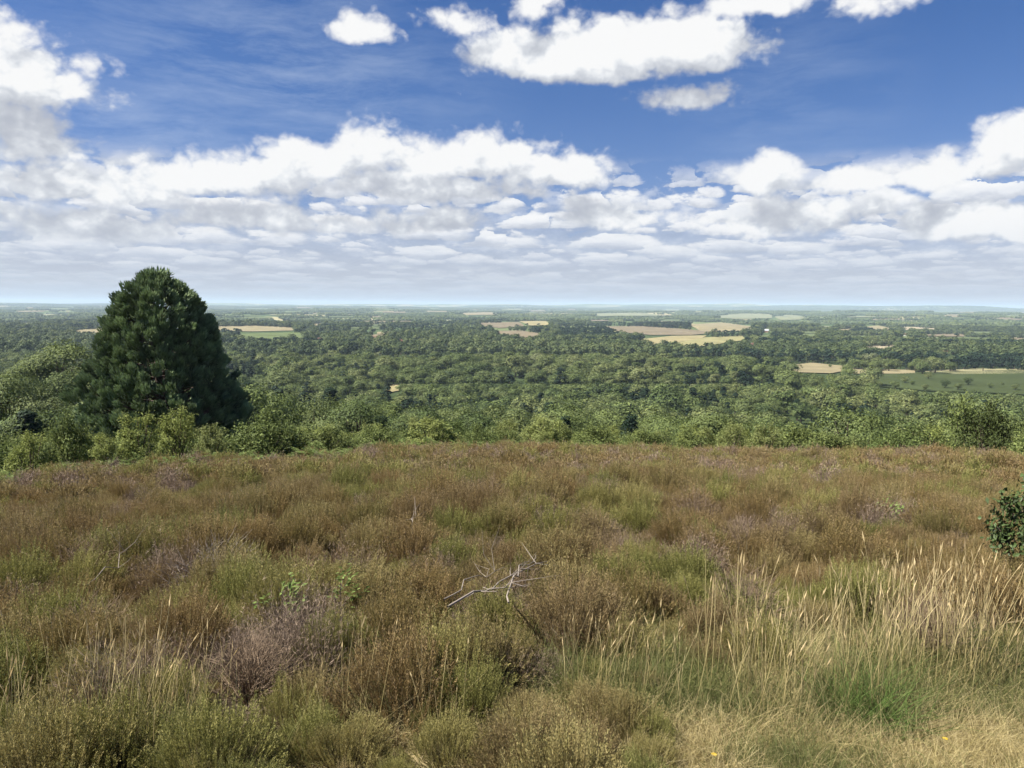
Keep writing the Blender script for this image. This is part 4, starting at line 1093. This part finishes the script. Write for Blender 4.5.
# rows of small flat-based cumulus shrinking towards the horizon
zz2 = math_(t, 'ADD', math_(t, 'MAXIMUM', el, 0.0), .022)
lnz = math_(t, 'LOGARITHM', zz2, 2.718)
def cells(kx, ky, ox, th):
    P0 = comb(t, math_(t, 'MULTIPLY_ADD', az, kx, ox), math_(t, 'MULTIPLY', lnz, ky))
    wn3 = N(t, 'ShaderNodeTexNoise', i_Scale=1.7, i_Detail=5.0, i_Roughness=.62); t.links.new(P0, wn3.inputs['Vector'])
    w3 = N(t, 'ShaderNodeVectorMath', operation='MULTIPLY_ADD'); t.links.new(wn3.outputs['Color'], w3.inputs[0]); w3.inputs[1].default_value = (.75, .55, 0); w3.inputs[2].default_value = (-.375, -.275, 0)
    P1 = N(t, 'ShaderNodeVectorMath', operation='ADD'); t.links.new(P0, P1.inputs[0]); t.links.new(w3.outputs[0], P1.inputs[1])
    v = N(t, 'ShaderNodeTexVoronoi', i_Scale=1.0, i_Randomness=1.0); v.voronoi_dimensions = '2D'; t.links.new(P1.outputs[0], v.inputs['Vector'])
    df = N(t, 'ShaderNodeVectorMath', operation='SUBTRACT'); t.links.new(P1.outputs[0], df.inputs[0]); t.links.new(v.outputs['Position'], df.inputs[1])
    sy = N(t, 'ShaderNodeSeparateXYZ'); t.links.new(df.outputs[0], sy.inputs[0])
    rc = N(t, 'ShaderNodeSeparateColor'); t.links.new(v.outputs['Color'], rc.inputs[0])
    base_cut = math_(t, 'MULTIPLY', math_(t, 'MULTIPLY_ADD', sy.outputs[1], -3.0, -.35, clamp=True), 1.2)
    f = math_(t, 'SUBTRACT', math_(t, 'MULTIPLY_ADD', rc.outputs[0], .5, .34), v.outputs['Distance'])
    f = math_(t, 'SUBTRACT', math_(t, 'ADD', f, math_(t, 'MULTIPLY_ADD', wn3.outputs['Fac'], .9, -.45)), base_cut)
    d_ = N(t, 'ShaderNodeMapRange', interpolation_type='SMOOTHSTEP'); t.links.new(f, d_.inputs[0]); d_.inputs[1].default_value = th; d_.inputs[2].default_value = th+.22
    l_ = math_(t, 'MULTIPLY_ADD', sy.outputs[1], 1.5, math_(t, 'MULTIPLY_ADD', wn3.outputs['Fac'], 1.3, -.12), clamp=True)
    return d_.outputs[0], l_
c1d, c1l = cells(12.5, 4.0, 3.3, .06); c2d, c2l = cells(27.0, 7.5, 9.1, .14)
band = N(t, 'ShaderNodeMapRange', interpolation_type='SMOOTHSTEP'); t.links.new(el, band.inputs[0]); low = N(t, 'ShaderNodeMapRange'); t.links.new(el, low.inputs[0]); low.inputs[1].default_value = .01; low.inputs[2].default_value = .10; low.inputs[3].default_value = .25; low.inputs[4].default_value = .95
band.inputs[1].default_value = .185; band.inputs[2].default_value = .135
bl = math_(t, 'MULTIPLY', band.outputs[0], low.outputs[0]); c1d = math_(t, 'MULTIPLY', c1d, bl); c2d = math_(t, 'MULTIPLY', c2d, bl)
puff = ramp(t, [(0, (.46, .50, .59)), (.35, (.60, .64, .72)), (.7, (.88, .90, .94)), (1, (1.0, 1.0, 1.0))]); t.links.new(c1l, puff.inputs[0])
puff2 = ramp(t, [(0, (.50, .54, .63)), (.4, (.66, .70, .78)), (.8, (.92, .93, .96))]); t.links.new(c2l, puff2.inputs[0])
# thin high wisps
cw = N(t, 'ShaderNodeVectorMath', operation='MULTIPLY'); t.links.new(vadd(AE, wv.outputs[0]), cw.inputs[0]); cw.inputs[1].default_value = (2.6, 13.0, 0)
rot = N(t, 'ShaderNodeVectorRotate'); rot.rotation_type = 'Z_AXIS'; rot.inputs['Angle'].default_value = .35; t.links.new(cw.outputs[0], rot.inputs['Vector'])
wn2 = noise(t, rot.outputs[0], 2.6, 8, .68, .1)
def gauss(px_, py_, rx, ry):
    d = pix_dir(px_, py_); a0, e0 = math.atan2(d[0], d[1]), d[2]
    v = N(t, 'ShaderNodeVectorMath', operation='MULTIPLY_ADD'); t.links.new(AE, v.inputs[0]); sa = rx/FPX; se = ry/FPX
    v.inputs[1].default_value = (1/sa, 1/se, 0); v.inputs[2].default_value = (-a0/sa, -e0/se, 0)
    l = N(t, 'ShaderNodeVectorMath', operation='LENGTH'); t.links.new(v.outputs[0], l.inputs[0])
    return math_(t, 'SUBTRACT', 1.0, l.outputs['Value'], clamp=True)
wm = math_(t, 'MAXIMUM', math_(t, 'MAXIMUM', gauss(270, 70, 260, 110), gauss(140, 130, 180, 60)), math_(t, 'MULTIPLY', gauss(790, 90, 120, 120), .5))
wd = math_(t, 'MULTIPLY', math_(t, 'MULTIPLY_ADD', wn2, 3.2, -1.25, clamp=True), math_(t, 'MULTIPLY', wm, 1.2), clamp=True)
hs_ = N(t, 'ShaderNodeHueSaturation'); hs_.inputs['Saturation'].default_value = 1.3; t.links.new(sky.outputs[0], hs_.inputs['Color'])
SKYS = .094
tint = N(t, 'ShaderNodeVectorMath', operation='MULTIPLY'); t.links.new(hs_.outputs[0], tint.inputs[0]); tint.inputs[1].default_value = (1.15, .93, 1.12)
base = vmul(t, tint.outputs[0], SKYS)
hz = N(t, 'ShaderNodeMapRange', interpolation_type='SMOOTHSTEP'); t.links.new(el, hz.inputs[0]); hz.inputs[1].default_value = .11; hz.inputs[2].default_value = -.02; hz.inputs[3].default_value = 0; hz.inputs[4].default_value = .85
c = mixc(t, math_(t, 'MULTIPLY', wd, .38), base, (.62, .72, .88))
c = mixc(t, math_(t, 'MULTIPLY', ld.outputs[0], .42), c, lcol.outputs[0])
c = mixc(t, c2d, c, puff2.outputs[0])
c = mixc(t, c1d, c, puff.outputs[0])
c = mixc(t, dens.outputs[0], c, ccol.outputs[0])
c = mixc(t, hz.outputs[0], c, (.50, .57, .70))
bg = N(t, 'ShaderNodeBackground'); bg.inputs['Strength'].default_value = .425; t.links.new(c, bg.inputs[0])
wo = N(t, 'ShaderNodeOutputWorld'); t.links.new(bg.outputs[0], wo.inputs[0])

# ------------------------------------------------------------------ render settings
vs = S.view_settings; vs.view_transform = 'Standard'; vs.look = 'None'; vs.exposure = 1.2; vs.gamma = 1; vs.use_curve_mapping = False
S.render.engine = 'CYCLES'
cy = S.cycles; cy.max_bounces = 5; cy.diffuse_bounces = 3; cy.glossy_bounces = 1; cy.transmission_bounces = 2; cy.volume_bounces = 1; cy.transparent_max_bounces = 4
cy.use_denoising = True
try: cy.use_adaptive_sampling = True; cy.adaptive_threshold = .02
except Exception: pass
